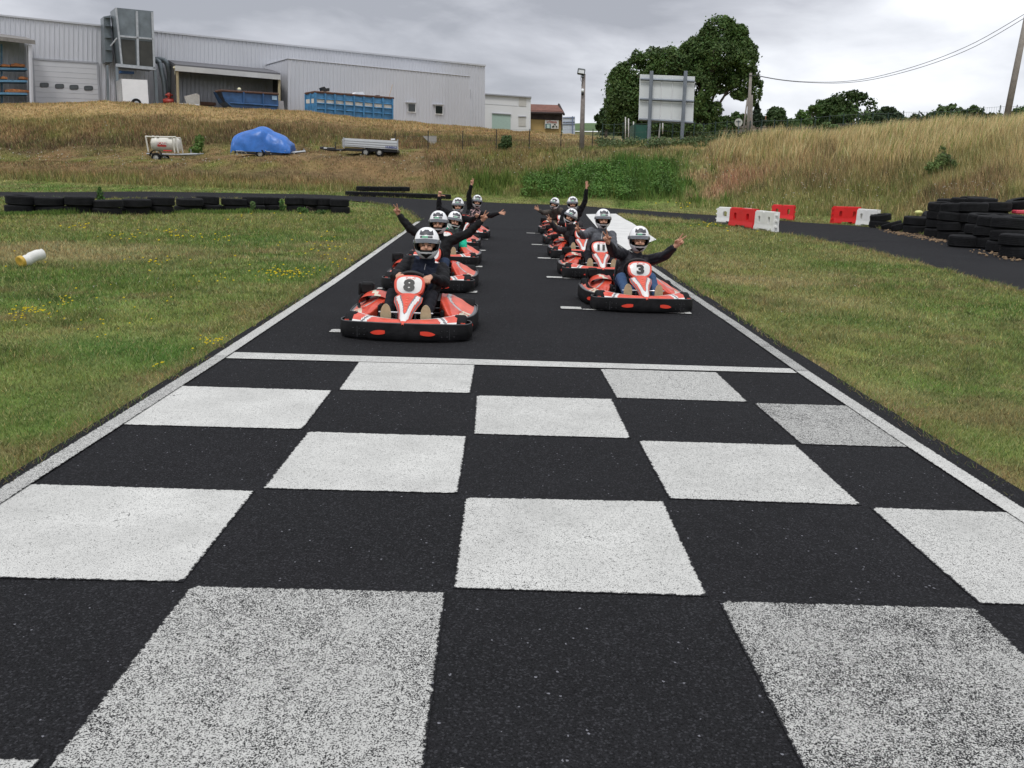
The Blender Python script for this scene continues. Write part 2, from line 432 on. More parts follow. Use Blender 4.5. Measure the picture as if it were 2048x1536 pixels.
for px, py, rx, ry, col, w in [(1170, 370, 6.5, 3.4, LUSH, 1.0), (1290, 375, 4, 2.8, LUSH, .95), (1050, 378, 5, 1.5, GREEN, .8), (1330, 400, 2, 2, GREEN, .5), (1470, 345, 1.6, 1.6, RED, .95), (1425, 372, 1.4, 1.2, RED, .8), (1560, 335, 1.6, 1.2, RED, .4),
      (220, 368, 4, .8, RED, .6), (480, 365, 5, 1.0, RED, .3), (720, 350, 3, 1.6, BROWN, .5), (1150, 300, 7, 1.6, OLIVE, .5), (1180, 320, 6, 1.5, BROWN, .5),
      (1790, 350, 3, 2, BROWN, .8), (1520, 400, 3, 2.0, OLIVE, .5), (1650, 400, 4, 2.2, OLIVE, .6), (1890, 330, 1.6, 1.4, GREEN, .7), (1960, 300, 2, 3, OLIVE, .5), (1240, 292, 3, 1.5, GREEN, .6),
      (50, 300, 9, 1.2, DKBR, .55), (150, 285, 9, 1.3, DKBR*.75, .85), (420, 280, 6, 1.2, DKBR*.8, .8), (690, 275, 7, 1.6, DKBR*.8, .7), (960, 285, 5, 2, DKBR, .7), (450, 348, 13, .9, DKBR, .75), (820, 335, 8, 1.2, DKBR, .6), (150, 345, 9, .9, BROWN, .6), (300, 225, 12, 1.5, STRAW*.85, .7), (800, 250, 10, 1.5, STRAW*.8, .6), (60, 215, 8, 1.2, STRAW*.85, .6), (230, 245, 8, 2.2, BROWN, .6), (600, 255, 12, 2.0, DKBR, .5), (120, 240, 6, 2.0, OLIVE, .35), (880, 275, 6, 2, OLIVE, .35), (1000, 268, 5, 3, RED, .25)]:
    g = GR(px, py); BP.append((g[:2], (rx, ry), col, w))
def ground_col(X, Y, Z):
    n1 = fbm(X*.45+3, Y*.3+7, 4)[:, None]; n2 = fbm(X*1.7+31, Y*1.3, 4)[:, None]; n3 = fbm(X*.12+9, Y*.12+2, 3)[:, None]
    lawn = lerp(GREEN, OLIVE, np.clip((n1-.36)*3.6, 0, 1)); lawn = lerp(lawn, DRY, np.clip((n2-.5)*2.4, 0, 1)*np.clip((n3-.3)*2.2, 0, 1)*.9)
    n5 = fbm(X*5.5+13, Y*4.0+5, 3)[:, None]; lawn = lawn*(1+(n5-.5)*1.5); lawn = lerp(lawn, BROWN*.9, np.clip((fbm(X*2.6+70, Y*2.2+3, 3)[:, None]-.58)*6, 0, 1)*.6)
    lawn = lerp(lawn, DRY, np.clip((X-2.4)/1.5, 0, 1)[:, None]*np.clip((n1-.30)*2.2, 0, 1)*.42)
    for c, r, col, w in LP:
        b = blob(X+(n2[:, 0]-.5)*2*r[0], Y+(n1[:, 0]-.5)*2*r[1], c, r)[:, None]*w; lawn = lerp(lawn, col, b)
    px, py = pxpy(X, Y, Z)
    slope_top = np.clip((Z-2.2)/2.6, 0, 1)[:, None]
    n4 = fbm(X*.9+60, Y*.5+11, 4)[:, None]; bank = lerp(BROWN, OLIVE, np.clip((n1-.45)*4.5, 0, 1)); bank = lerp(bank, DKBR*.85, np.clip((n2-.46)*4, 0, 1)*.85); bank = lerp(bank, STRAW*.6, np.clip((n4-.55)*5, 0, 1)*.6)
    left = (X < 4)
    straw = lerp(STRAW*.72, BROWN*1.35, np.clip((n2-.48)*3, 0, 1))
    wl = np.clip((Z-3.6)/1.8+(n1[:, 0]-.5)*1.6, 0, 1)*(X < 14)
    wr = np.clip((Z-1.6)/2.0+(n1[:, 0]-.5)*2.2, 0, 1)*(X >= 9)
    w = np.maximum(wl, wr)[:, None]
    bank = lerp(bank, np.where((X >= 9)[:, None], lerp(STRAW*.85, OLIVE*1.15, np.clip((n2-.5)*2.2, 0, 1)), straw), w*.9)
    bank = lerp(bank, OLIVE*1.1, (np.clip(1-(Z-.45)/1.0, 0, 1))[:, None]*.45)
    for c, r, col, ww in BP:
        b = blob(X+(n2[:, 0]-.5)*2.2*r[0], Y+(n1[:, 0]-.5)*2.2*r[1], c, r)[:, None]*ww; bank = lerp(bank, col, b)
    bank = np.where((X < 3)[:, None], bank*np.array([.92, .85, .78]), bank)
    # terrace where the trailers stand
    isb = np.clip((Z-.38)/.35, 0, 1); isb = np.where((X > 9) & (Y > 25), np.clip((Z-.12)/.4, 0, 1), isb)*(Y > 24)
    c = lerp(lawn, bank, isb[:, None])
    far = np.clip((Y-80)/40, 0, 1)[:, None]
    c = lerp(c, lerp(np.array([.16, .15, .06]), np.array([.10, .13, .045]), np.clip((n3-.4)*4, 0, 1)), far)
    return c, isb
def build_ground():
    xs = np.concatenate([-np.geomspace(60, 900, 22)[::-1], np.arange(-59.5, 45, .5), np.geomspace(45.5, 900, 22)])
    ys = np.concatenate([np.array([-300, -120, -50, -20, -8]), np.arange(-4, 90, .5), np.geomspace(90.5, 1500, 40)])
    X, Y = np.meshgrid(xs, ys); Z = terr(X, Y)
    V = np.stack([X.ravel(), Y.ravel(), Z.ravel()-.004], 1)
    nx = len(xs); i, j = np.meshgrid(np.arange(nx-1), np.arange(len(ys)-1)); a = (j*nx+i).ravel()
    F = np.stack([a, a+1, a+nx+1, a+nx], 1)
    c, _ = ground_col(X.ravel(), Y.ravel(), Z.ravel())
    ed = edge_dist(X.ravel(), Y.ravel())
    m = attr_mat('turf_soil', .95, .1, .38, 3.2)
    me = mkmesh('ground', V, F, m, c*.8, True)
    tag(link('ground', me), 'green and straw coloured ground of lawns and banks around the track', None, None, 'structure')
build_ground()

def asphalt_mat(name, base=.0135, paint=False):
    m = bpy.data.materials.new(name); m.use_nodes = True; nt = m.node_tree; N = nt.nodes; L = nt.links
    b = N['Principled BSDF']; b.inputs['Roughness'].default_value = .92; b.inputs['Specular IOR Level'].default_value = .14
    tc = N.new('ShaderNodeTexCoord')
    def noise(s, d=3, r=.6):
        n = N.new('ShaderNodeTexNoise'); n.inputs['Scale'].default_value = s; n.inputs['Detail'].default_value = d; n.inputs['Roughness'].default_value = r
        L.new(tc.outputs['Object'], n.inputs[0]); return n.outputs[0]
    def M(op, a, b_=None, c=None, clamp=False):
        n = N.new('ShaderNodeMath'); n.operation = op; n.use_clamp = clamp
        for i, v in enumerate((a, b_, c)):
            if v is None: continue
            if isinstance(v, (int, float)): n.inputs[i].default_value = v
            else: L.new(v, n.inputs[i])
        return n.outputs[0]
    vor = N.new('ShaderNodeTexVoronoi'); vor.inputs['Scale'].default_value = 150; L.new(tc.outputs['Object'], vor.inputs[0])
    grain = noise(210 if paint else 150, 2, .7); big = noise(.9, 5, .6); mid = noise(9, 4, .6)
    sepc = N.new('ShaderNodeSeparateColor'); L.new(vor.outputs['Color'], sepc.inputs[0])
    stone = M('GREATER_THAN', sepc.outputs[0], .86)
    speck = M('GREATER_THAN', sepc.outputs[1], .9985)
    v = M('MULTIPLY', M('MULTIPLY_ADD', grain, 3.4, -.7), base)
    v = M('MULTIPLY', v, M('MULTIPLY_ADD', big, .7, .65))
    v = M('MULTIPLY', v, M('MULTIPLY_ADD', mid, .35, .82))
    v = M('ADD', v, M('MULTIPLY', stone, M('MULTIPLY', grain, .034)))
    v = M('ADD', v, M('MULTIPLY', speck, .16))
    cc = N.new('ShaderNodeCombineColor')
    L.new(v, cc.inputs[0]); L.new(M('MULTIPLY', v, 1.01), cc.inputs[1]); L.new(M('MULTIPLY', v, 1.12), cc.inputs[2])
    col = cc.outputs[0]
    hgt = M('ADD', M('MULTIPLY', vor.outputs['Distance'], -.9), M('MULTIPLY', grain, .6))
    if paint:
        uv = N.new('ShaderNodeVertexColor'); uv.layer_name = 'col'; sp = N.new('ShaderNodeSeparateColor'); L.new(uv.outputs[0], sp.inputs[0])
        wear, dist = sp.outputs[0], sp.outputs[1]
        stain = noise(2.2, 6, .65); n3 = noise(60, 3, .6)
        # cover threshold: grain valleys show through where worn
        t = M('ADD', M('MULTIPLY', wear, M('MULTIPLY_ADD', mid, .75, .62)), M('MULTIPLY', M('SUBTRACT', stain, .5), M('MULTIPLY_ADD', wear, 1.5, .3)))
        g2 = M('ADD', M('MULTIPLY', grain, .78), M('MULTIPLY', n3, .22))
        cover = M('MULTIPLY', M('SUBTRACT', g2, M('MULTIPLY_ADD', t, .135, .322)), 9, clamp=True)
        edge = M('MULTIPLY', M('SUBTRACT', M('ADD', dist, M('MULTIPLY', M('SUBTRACT', n3, .5), .035)), .006), 160, clamp=True)
        cover = M('MULTIPLY', cover, edge)
        vc = N.new('ShaderNodeTexVoronoi'); vc.feature = 'DISTANCE_TO_EDGE'; vc.inputs['Scale'].default_value = 2.3; wn = N.new('ShaderNodeVectorMath'); wn.operation = 'ADD'; nz = N.new('ShaderNodeTexNoise'); nz.inputs['Scale'].default_value = 6; nz.inputs['Detail'].default_value = 6; L.new(tc.outputs['Object'], nz.inputs[0]); sc_ = N.new('ShaderNodeVectorMath'); sc_.operation = 'SCALE'; sc_.inputs['Scale'].default_value = .35; L.new(nz.outputs['Color'], sc_.inputs[0]); L.new(tc.outputs['Object'], wn.inputs[0]); L.new(sc_.outputs[0], wn.inputs[1]); L.new(wn.outputs[0], vc.inputs[0])
        crack = M('MULTIPLY', M('LESS_THAN', vc.outputs['Distance'], .006), M('GREATER_THAN', stain, .63))
        cover = M('MULTIPLY', cover, M('SUBTRACT', 1.0, M('MULTIPLY', crack, .7)))
        w = M('MULTIPLY', M('MULTIPLY_ADD', stain, .46, .36), M('MULTIPLY_ADD', grain, .55, .70))
        w = M('MULTIPLY', w, M('SUBTRACT', 1.0, M('MULTIPLY', wear, .14)))
        cw = N.new('ShaderNodeCombineColor'); L.new(w, cw.inputs[0]); L.new(M('MULTIPLY', w, 1.0), cw.inputs[1]); L.new(M('MULTIPLY', w, .955), cw.inputs[2])
        mx = N.new('ShaderNodeMixRGB'); L.new(cover, mx.inputs[0]); L.new(col, mx.inputs[1]); L.new(cw.outputs[0], mx.inputs[2]); col = mx.outputs[0]
    bp = N.new('ShaderNodeBump'); bp.inputs['Strength'].default_value = .55; bp.inputs['Distance'].default_value = .006
    L.new(hgt, bp.inputs['Height']); L.new(bp.outputs[0], b.inputs['Normal'])
    L.new(col, b.inputs['Base Color']); return m
ASPH = asphalt_mat('asphalt'); PAINT = asphalt_mat('road_paint', paint=True)
def tri_poly(poly, step=None):
    """triangulated polygon draped on the terrain"""
    bm = bmesh.new(); vs = [bm.verts.new((x, y, 0)) for x, y in poly]; bm.faces.new(vs)
    bmesh.ops.triangulate(bm, faces=bm.faces[:])
    return bm
def build_track():
    bm = tri_poly(main_track)
    if step := 1.0:
        xs = np.arange(-30, 30, 1.0); ys = np.arange(0, 54, 1.0)
        for x in xs: bmesh.ops.bisect_plane(bm, geom=bm.verts[:]+bm.edges[:]+bm.faces[:], plane_co=(x, 0, 0), plane_no=(1, 0, 0))
        for y in ys:
            if y > 16: bmesh.ops.bisect_plane(bm, geom=bm.verts[:]+bm.edges[:]+bm.faces[:], plane_co=(0, y, 0), plane_no=(0, 1, 0))
    co = np.array([v.co[:2] for v in bm.verts]); z = terr(co[:, 0], co[:, 1])
    lift = np.where(co[:, 1] > 26, .03, .004)
    for v, zz, l in zip(bm.verts, z, lift): v.co.z = zz+l
    bmesh.ops.recalc_face_normals(bm, faces=bm.faces)
    me = bpy.data.meshes.new('track'); bm.to_mesh(me); bm.free(); me.materials.append(ASPH)
    if me.polygons[0].normal.z < 0: me.flip_normals()
    tag(link('track', me), 'dark asphalt kart track with a long straight and a bend behind', None, None, 'structure')
build_track()
# painted markings: grid quads with wear in red and distance to the edge in green
def paint_quads(name, quads, label, dz=.008, ends=True):
    V = []; F = []; C = []
    for qi, (P, wear) in enumerate(quads):
        P = np.array(P, float); lu = np.linalg.norm(P[1]-P[0]); lv = np.linalg.norm(P[3]-P[0])
        e = .012
        us = [0, min(.03/lu, .4), .5, 1-min(.03/lu, .4), 1]; vs = [0, min(.03/lv, .4), .5, 1-min(.03/lv, .4), 1]
        o = len(V)
        for v in vs:
            for u in us:
                p = (P[0]*(1-u)+P[1]*u)*(1-v)+(P[3]*(1-u)+P[2]*u)*v
                zz = tz(p[0], p[1]) if p[1] > 18 else 0.0
                V.append((p[0], p[1], zz+dz+(.028 if p[1] > 26 else 0)+(.001*(qi % 3) if not ends or name[0] == 'g' else 0)))
                C.append((wear, min(u*lu, (1-u)*lu, v*lv if ends else 9, (1-v)*lv if ends else 9)+(0 if ends else .006), 0))
        for j in range(4):
            for i in range(4): a = o+j*5+i; F.append((a, a+1, a+6, a+5))
    me = mkmesh(name, np.array(V), np.array(F), PAINT, np.array(C))
    tag(link(name, me), label, None, None, 'structure')
Y0, LS = 7.093, 1.0197
def row_y(k): return Y0-LS*k+(.035 if k == 5 else 0)
R4 = random.Random(3)
quads = []
WEAR = {(0, 1): .22, (0, 3): .5, (1, 0): .12, (1, 2): .25, (1, 4): .78, (2, 1): .15, (2, 3): .3, (3, 0): .12, (3, 2): .25, (3, 4): .35, (4, 1): .78, (4, 3): .92, (5, 0): .5, (5, 2): .5, (5, 4): .5, (6, 1): .5, (6, 3): .5}
for (r, c), w in WEAR.items():
    x0, x1 = c-2.5, c-1.5; y1, y0 = row_y(r), row_y(r+1)
    g = .017
    x0 += g; x1 -= g; y0 += g; y1 -= g
    if r == 4: y0 -= .07
    if c == 0: x0 = -2.655
    if c == 4: x1 = 2.32
    j = lambda: R4.uniform(-.012, .012)
    tl = (x0+j(), y1+j()); tr = (x1+j(), y1+j()); bl = (x0+j(), y0+j()); br = (x1+j(), y0+j())
    quads.append(((bl, br, tr, tl), w))
paint_quads('checkered_paint', quads, 'worn white squares of the chequered start line painted on asphalt')
lines = [(((-2.57, 7.02), (2.19, 7.12), (2.19, 7.30), (-2.57, 7.27)), .3)]
lp = [(-2.62, 1.0, .11), (-2.6, 7.1, .11), (-2.64, 12, .12), (-2.75, 18, .12), (-2.86, 24, .12), (-2.93, 28.5, .13)]
for k, (a, b) in enumerate(zip(lp[:-1], lp[1:])):
    lines.append((((a[0]-a[2]/2-.03, a[1]), (a[0]+a[2]/2-.03, a[1]), (b[0]+b[2]/2-.03, b[1]), (b[0]-b[2]/2-.03, b[1])), [.62, .38, .25, .45, .5][k]))
rp = [(2.26, 1.0), (2.24, 5.2), (2.26, 7.2), (2.33, 10), (2.40, 14), (2.5, 18), (2.62, 22), (2.72, 25)]
for k, (a, b) in enumerate(zip(rp[:-1], rp[1:])):
    lines.append((((a[0]-.06, a[1]), (a[0]+.06, a[1]), (b[0]+.06, b[1]), (b[0]-.06, b[1])), [.15, .45, .8, .75, .6, .6, .6][k]))
lines[-7] = (lines[-7][0], .2)
paint_quads('edge_line_paint', lines, 'white edge lines and start line painted on the asphalt', .012, False)
ticks = []
for k, yf in enumerate((8.36, 11.7, 15.1, 18.5, 21.9)):
    ticks.append((((-1.99, yf), (-.62, yf-.06), (-.62, yf+.02), (-1.99, yf+.08)), .2))
    ticks.append((((-1.99, yf), (-1.6, yf), (-1.6, yf+.17), (-1.99, yf+.18)), .3)); ticks.append((((-.78, yf-.08), (-.62, yf-.08), (-.62, yf+.14), (-.78, yf+.12)), .3))
for k, yf in enumerate((10.42, 13.75, 17.1, 20.6, 24.9)):
    ticks.append((((.42, yf), (2.0, yf-.08), (2.0, yf-.02), (.42, yf+.07)), .2))
    ticks.append((((.41, yf), (.68, yf), (.68, yf+.2), (.41, yf+.21)), .25)); ticks.append((((1.9, yf-.1), (2.0, yf-.1), (2.0, yf+.15), (1.9, yf+.15)), .3))
paint_quads('grid_slot_paint', ticks, 'short white starting grid marks painted on the asphalt', .011)
wp = [GR(1172, 430)[:2], GR(1232, 429)[:2], GR(1265, 448)[:2], GR(1313, 482)[:2], GR(1255, 504)[:2], GR(1205, 470)[:2]]
def build_white():
    m = mat('worn_white_paint', (.62, .62, .60), .7, var=.12, scale=1.5, bump=.3, bscale=80)
    bm = tri_poly(wp)
    for y in np.arange(18, 46, 1.0): bmesh.ops.bisect_plane(bm, geom=bm.verts[:]+bm.edges[:]+bm.faces[:], plane_co=(0, y, 0), plane_no=(0, 1, 0))
    for v in bm.verts: v.co.z = tz(v.co.x, v.co.y)+.036
    me = bpy.data.meshes.new('painted_runoff'); bm.to_mesh(me); bm.free(); me.materials.append(m)
    if me.polygons[0].normal.z < 0: me.flip_normals()
    tag(link('painted_runoff', me), 'long white painted wedge where the track forks', None, None, 'structure')
build_white()
# ================================================================== buildings and yard
CORR = mat('sheet_grey', (.56, .57, .61), .42, .25, var=.05, scale=.25)
CORRD = mat('sheet_trim', (.36, .37, .40), .45, .2, var=.08, scale=1)
CAPM = mat('sheet_cap', (.50, .51, .54), .4, .2, var=.05, scale=1)
GALV = mat('galvanised', (.16, .185, .20), .4, .4, var=.22, scale=1.2)
GALVL = mat('galvanised_light', (.40, .42, .44), .4, .4, var=.15, scale=4)
DOORM = mat('door_panel', (.58, .59, .62), .45, var=.03, scale=1)
DARKG = mat('dark_glass', (.02, .025, .025), .12, var=.3, scale=1, spec=.6)
BLUE = mat('skip_blue', (.026, .085, .21), .5, var=.35, scale=1.6)
BLUEL = mat('container_blue', (.055, .195, .37), .5, var=.32, scale=2.2)
WSTR = mat('dirty_white', (.58, .57, .53), .6, var=.25, scale=2.5)
RUST = mat('rust', (.09, .045, .03), .8, var=.4, scale=5)
WOOD = mat('weathered_wood', (.20, .155, .115), .8, var=.25, scale=9)
ORW = mat('orange_timber', (.36, .14, .05), .7, var=.6, scale=6)
WHITE_ = mat('white_paint', (.82, .83, .85), .5, var=.04, scale=2)
PL0 = at(0, 205, 76); 
# the right end is placed so that the roof line runs level in the true vertical frame
PR0 = at(970, 245, 102)
WU = PR0-PL0; WU -= np.dot(WU, UPV)*UPV; WU /= np.linalg.norm(WU)
WN = np.cross(UPV, WU); WN = -WN if WN[1] > 0 else WN       # towards the camera
def wp_(px, py, off=0.0): return on_plane(px, py, PL0+WN*off, WN)
def extr(quad_px, off, depth, name, mats, parent, m=0, inset=0.0):
    """outline given in picture coordinates, laid on the plane 'off' metres before the wall, extruded away from the camera"""
    F = [wp_(x, y, off) for x, y in quad_px]; n = len(F); B = [p-WN*depth for p in F]
    b = MB(); b.add(F+B, [tuple(range(n)), tuple(range(2*n-1, n-1, -1))]+[(i, n+i, n+(i+1) % n, (i+1) % n) for i in range(n)], m)
    return b.build(name, mats, parent) if name else b
def corr_wall(TL, TR, BR, BL, period=.36, amp=.055, name='wall', m=CORR, parent=None, n=None):
    TL, TR, BR, BL = map(np.array, (TL, TR, BR, BL)); L = np.linalg.norm(TR-TL); k = max(2, int(L/period)); N_ = WN if n is None else n
    b = MB(); vs = []; us = []
    for i in range(k):
        for t, h in ((0, 0), (.60, 0), (.70, 1), (.90, 1)): us.append(((i+t)/k, h))
    us.append((1, 0))
    for u, h in us: vs += [TL*(1-u)+TR*u+N_*h*amp, BL*(1-u)+BR*u+N_*h*amp]
    fs = [(2*i, 2*i+1, 2*i+3, 2*i+2) for i in range(len(us)-1)]
    b.add(vs, fs); return b.build(name, m, parent)
def factory():
    B = thing('factory_building', 'long light grey factory hall of ribbed metal sheet with a roller door', 'factory', wp_(400, 230))
    B.location = (0, 0, 0)
    T = lambda x: 30+.10412*x
    x0, x1 = -160, 970
    corr_wall(wp_(x0, T(x0)), wp_(x1, T(x1)), wp_(x1, 275), wp_(x0, 230), parent=B)
    # body behind
    F = [wp_(x0, T(x0), -.08), wp_(x1, T(x1), -.08), wp_(x1, 280, -.08), wp_(x0, 235, -.08)]; Bk = [p-WN*34 for p in F]
    b = MB(); b.add(F+Bk, [(0, 1, 2, 3), (7, 6, 5, 4), (0, 4, 5, 1), (1, 5, 6, 2), (3, 7, 4, 0), (2, 6, 7, 3)]); b.build('hall_body', CORRD, B)
    extr([(x0, T(x0)-1.5), (x1+2, T(x1)-1.5), (x1+2, T(x1)+1.6), (x0, T(x0)+2)], .16, .5, 'roof_edge', CAPM, B)
    # roller door
    d = extr([(67, 120), (193, 128), (199, 222), (73, 218)], .10, .05, 'roller_door', DOORM, B)
    b = MB()
    for k in range(1, 9):
        t = k/9; a = wp_(67+6*t, 120+95*t, .115); c = wp_(193+6*t, 128+91*t, .105); b.tube([a-WN*.012, c], .009, 4)
    b.build('door_joints', CORRD, d)
    for cx, cy in ((88.5, 170), (119, 172.4), (148, 174.5), (177, 176.3)):
        b = MB(); P = []
        for k in range(20):
            a = 2*math.pi*k/20; P.append(wp_(cx+9.2*math.copysign(abs(math.cos(a))**.5, math.cos(a)), cy+4.9*math.copysign(abs(math.sin(a))**.5, math.sin(a)), .13))
        Q = [cxp*.78+wp_(cx, cy, .14)*.22 for cxp in P]
        b.add(P, [tuple(range(20))], 0); b.add([q+WN*.02 for q in Q], [tuple(range(20))], 1); b.build('door_window', [mat('win_rim', (.06, .065, .07), .4), mat('win_glass', (.07, .08, .085), .25, spec=.5)], d)
    extr([(63.5, 116), (67, 116.3), (73, 222), (69.5, 222)], .16, .1, 'door_frame', CORRD, B)
    extr([(193, 125), (196.5, 125.3), (202.5, 222), (199, 222)], .16, .1, 'door_frame', CORRD, B)
    extr([(63.5, 115.5), (197, 124.3), (197, 127.5), (63.5, 119)], .16, .1, 'door_frame', CORRD, B)
    # front extension
    o = 5.0
    side = MB()
    TLf, TRf = wp_(576, 117.5, o), wp_(940, 153, o); BLf, BRf = wp_(576, 250, o), wp_(940, 270, o)
    E = thing('extension_hall', 'lower grey sheet metal hall with two small square windows, standing before the long factory', 'hall', (0, 0, 0))
    corr_wall(TLf, TRf, BRf, BLf, period=.36, name='wall', parent=E)
    back = o-.06
    tl2 = wp_(532, 130, .05); bl2 = wp_(532, 250, .05)
    sn = np.cross(UPV, TLf-tl2); sn /= np.linalg.norm(sn); sn = sn if sn[0] < 0 else -sn
    corr_wall(tl2, TLf-WN*.06, BLf-WN*.06, bl2, period=.36, name='side_wall', parent=E, n=sn, amp=.03)
    b = MB(); tr2 = TRf-WN*(o-.2); br2 = BRf-WN*(o-.2)
    b.add([TLf-WN*.05-UPV*.05, TRf-WN*.05-UPV*.05, tr2-UPV*.05, tl2-UPV*.05], [(0, 1, 2, 3)]); b.add([TRf-WN*.05, tr2, br2, BRf-WN*.05], [(0, 1, 2, 3)]); b.build('roof', CORRD, E)
    b = MB(); b.tube([TLf+WN*.04, TRf+WN*.04], .06, 4); b.tube([tl2, TLf+WN*.03], .08, 4); b.build('roof_edge', CORRD, E)
    for cx, cy in ((823.5, 215.5), (878, 219.5)):
        w = extr([(cx-7.8, cy-9), (cx+8.4, cy-8.2), (cx+8.2, cy+10), (cx-7.4, cy+9)], o+.16, .12, 'window', WHITE_, E)
        extr([(cx-6.8, cy-8), (cx+7.2, cy-7.3), (cx+7.0, cy+8), (cx-6.6, cy+7.2)], o+.19, .04, 'pane', DARKG, w)
        extr([(cx-10.5, cy-11.6), (cx+11, cy-10.8), (cx+11, cy-9.4), (cx-10.5, cy-10.2)], o+.32, .3, 'window_hood', CAPM, w)
    b = MB(); b.box(wp_(939, 181, .25), (.25, .2, .2)); b.build('wall_lamp', CORRD, B)
    # lean-to canopy
    cn = thing('lean_to_canopy', 'open lean-to canopy with a white fascia beam, in front of the factory wall', 'canopy', (0, 0, 0))
    o = 5.6
    A, C_ = wp_(351, 133.5, o), wp_(561, 151.5, o); a2, c2 = wp_(336, 125, .1), wp_(540, 143, .1)
    b = MB(); up = UPV*.22; b.add([A, C_, c2, a2, A+up, C_+up, c2+up, a2+up], [(0, 1, 2, 3), (7, 6, 5, 4), (0, 4, 5, 1), (1, 5, 6, 2), (2, 6, 7, 3), (3, 7, 4, 0)]); b.build('roof', mat('canopy_roof', (.10, .10, .11), .6), cn)
    b = MB(); e_ = wp_(351, 232, o); f_ = wp_(334, 225, .1); b.add([A, a2, f_, e_], [(0, 1, 2, 3)]); b.build('side_sheet', mat('canopy_shade_sheet', (.05, .05, .05), .8), cn); b = MB(); e_ = wp_(561, 240, o); f_ = wp_(540, 235, .1); b.add([C_, c2, f_, e_], [(0, 1, 2, 3)]); b.build('side_sheet', MATS['canopy_shade_sheet'], cn)  # near-black side sheets added to darken the space under the canopy
    extr([(351, 131), (561, 149.5), (561, 159.5), (351, 141.5)], o+.15, .2, 'fascia', mat('fascia_white', (.50, .50, .49), .5, var=.15, scale=.6), cn)
    for x, y, x2 in ((354, 139, 357), (558.5, 160, 558.5)):
        b = MB(); b.tube([wp_(x, y, o-.1), wp_(x2, 232, o-.1)], .13, 6); b.build('post', mat('post_tan', (.36, .30, .18), .6, var=.2), cn)
    b = MB(); b.tube([wp_(349, 134, o-.1), wp_(352, 141, o-.3), wp_(353, 150, o-.2)], .14, 8); b.build('gutter', mat('gutter_tan', (.40, .36, .24), .6), cn)
    # rack shelter at the far left
    sh = thing('rack_shelter', 'flat roofed shelter at the left edge sheltering a timber rack', 'shelter', (0, 0, 0)); o = 4.5
    A, C_ = wp_(-170, 62, o), wp_(71, 89, o); a2, c2 = wp_(-160, 55, .1), wp_(52, 82, .1); up = UPV*.30
    b = MB(); b.add([A, C_, c2, a2, A+up, C_+up, c2+up, a2+up], [(0, 1, 2, 3), (7, 6, 5, 4), (0, 4, 5, 1), (1, 5, 6, 2), (2, 6, 7, 3), (3, 7, 4, 0)]); b.build('roof', mat('fibre_roof', (.20, .19, .18), .8, var=.2), sh)
    b = MB(); b.tube([wp_(60, 90, o-.3), wp_(64, 232, o-.3)], .16, 6); b.build('post', CORR, sh)
    b = MB(); c0, c1 = wp_(56, 92, o-.4), wp_(54, 88, .1); g0, g1 = wp_(60, 232, o-.4), wp_(58, 232, .1); b.add([c0, c1, g1, g0], [(0, 1, 2, 3)]); b.build('side_sheet', CORR, sh)
    rk = thing('timber_rack', 'blue cantilever rack with three shelves, under the shelter at the left edge', 'rack', (0, 0, 0)); o = 3.6
    for k, y in enumerate((135.5, 160, 185)):
        extr([(-120, y-3), (54, y+.5), (55, y+4.6), (-120, y+2)], o, 1.6, 'shelf', mat('rack_blue', (.10, .24, .38), .5, var=.3), rk)
    for x in (3, -60): extr([(x-2, 88), (x+2, 88), (x+3, 225), (x-1, 225)], o-1.7, .2, 'upright', MATS['rack_blue'], rk)
    gt = 'timber and offcuts stacked on the blue rack'
    for k, (x0_, x1_, y, h) in enumerate(((22, 50, 133, 7), (2, 20, 133, 5.5), (-60, -10, 131, 7), (38, 56, 158.5, 6), (2, 15, 158, 6), (10, 58, 184.5, 7), (-80, 0, 182, 8))):
        o_ = extr([(x0_, y-h*.7), (x0_+(x1_-x0_)*.3, y-h), (x0_+(x1_-x0_)*.6, y-h*.8), (x1_, y-h*.55), (x1_, y+.4), (x0_, y-.4)], o-.1, 1.2, 'timber_bundle', ORW, None)
        tag(o_, ['pile of orange boards on the right of the top rack shelf', 'small pile of orange boards on the left of the top rack shelf', 'long pile of boards at the far left of the top shelf', 'short orange board stack on the right of the middle shelf', 'small dark board stack on the left of the middle shelf', 'wide orange timber pile on the lowest rack shelf', 'timber pile at the far left of the lowest shelf'][k], 'timber', gt)
    # filter tower
    tw = thing('filter_tower', 'tall grey galvanised steel filter tower with two dark panels, beside the roller door', 'tower', (0, 0, 0)); o = 3.6
    extr([(231, 15), (306.5, 22.5), (310, 138), (243, 131)], o, 2.4, 'tower_body', GALV, tw)
    extr([(207, 33), (221, 30.5), (225, 124), (211, 124)], 1.6, 1.5, 'side_box', GALV, tw)
    for (a, b_, c, d_) in ((243, 78, 271, 128.5), (278, 81, 306, 132)):
        extr([(a-.5, b_), (c-1, b_+2.3), (c+1.3, d_+1.2), (a+1.5, d_-1)], o+.05, .1, 'dark_louvre', mat('louvre_dark', (.035, .035, .03), .5, var=.5, scale=.8), tw)
    for q in ([(240, 70), (306, 76), (306.5, 79.5), (240.5, 74)], [(271.5, 22), (276, 22.4), (279, 134), (274.5, 133.5)], [(232, 127), (311, 134.5), (312, 140.5), (232, 133)], [(302.5, 24), (306.8, 24.2), (311, 138), (306.8, 137.6)], [(231, 15), (234, 15.3), (246, 131), (242.5, 130.6)]):
        extr(q, o+.16, .22, 'frame_beam', GALVL, tw)
    for q in ([(231, 132), (236, 132.6), (241, 232), (235, 232)], [(308, 138), (313.5, 138), (319, 232), (313, 232)], [(213, 130), (217, 130), (220, 232), (216, 232)]):
        extr(q, o+.1, .35, 'leg', GALV, tw)
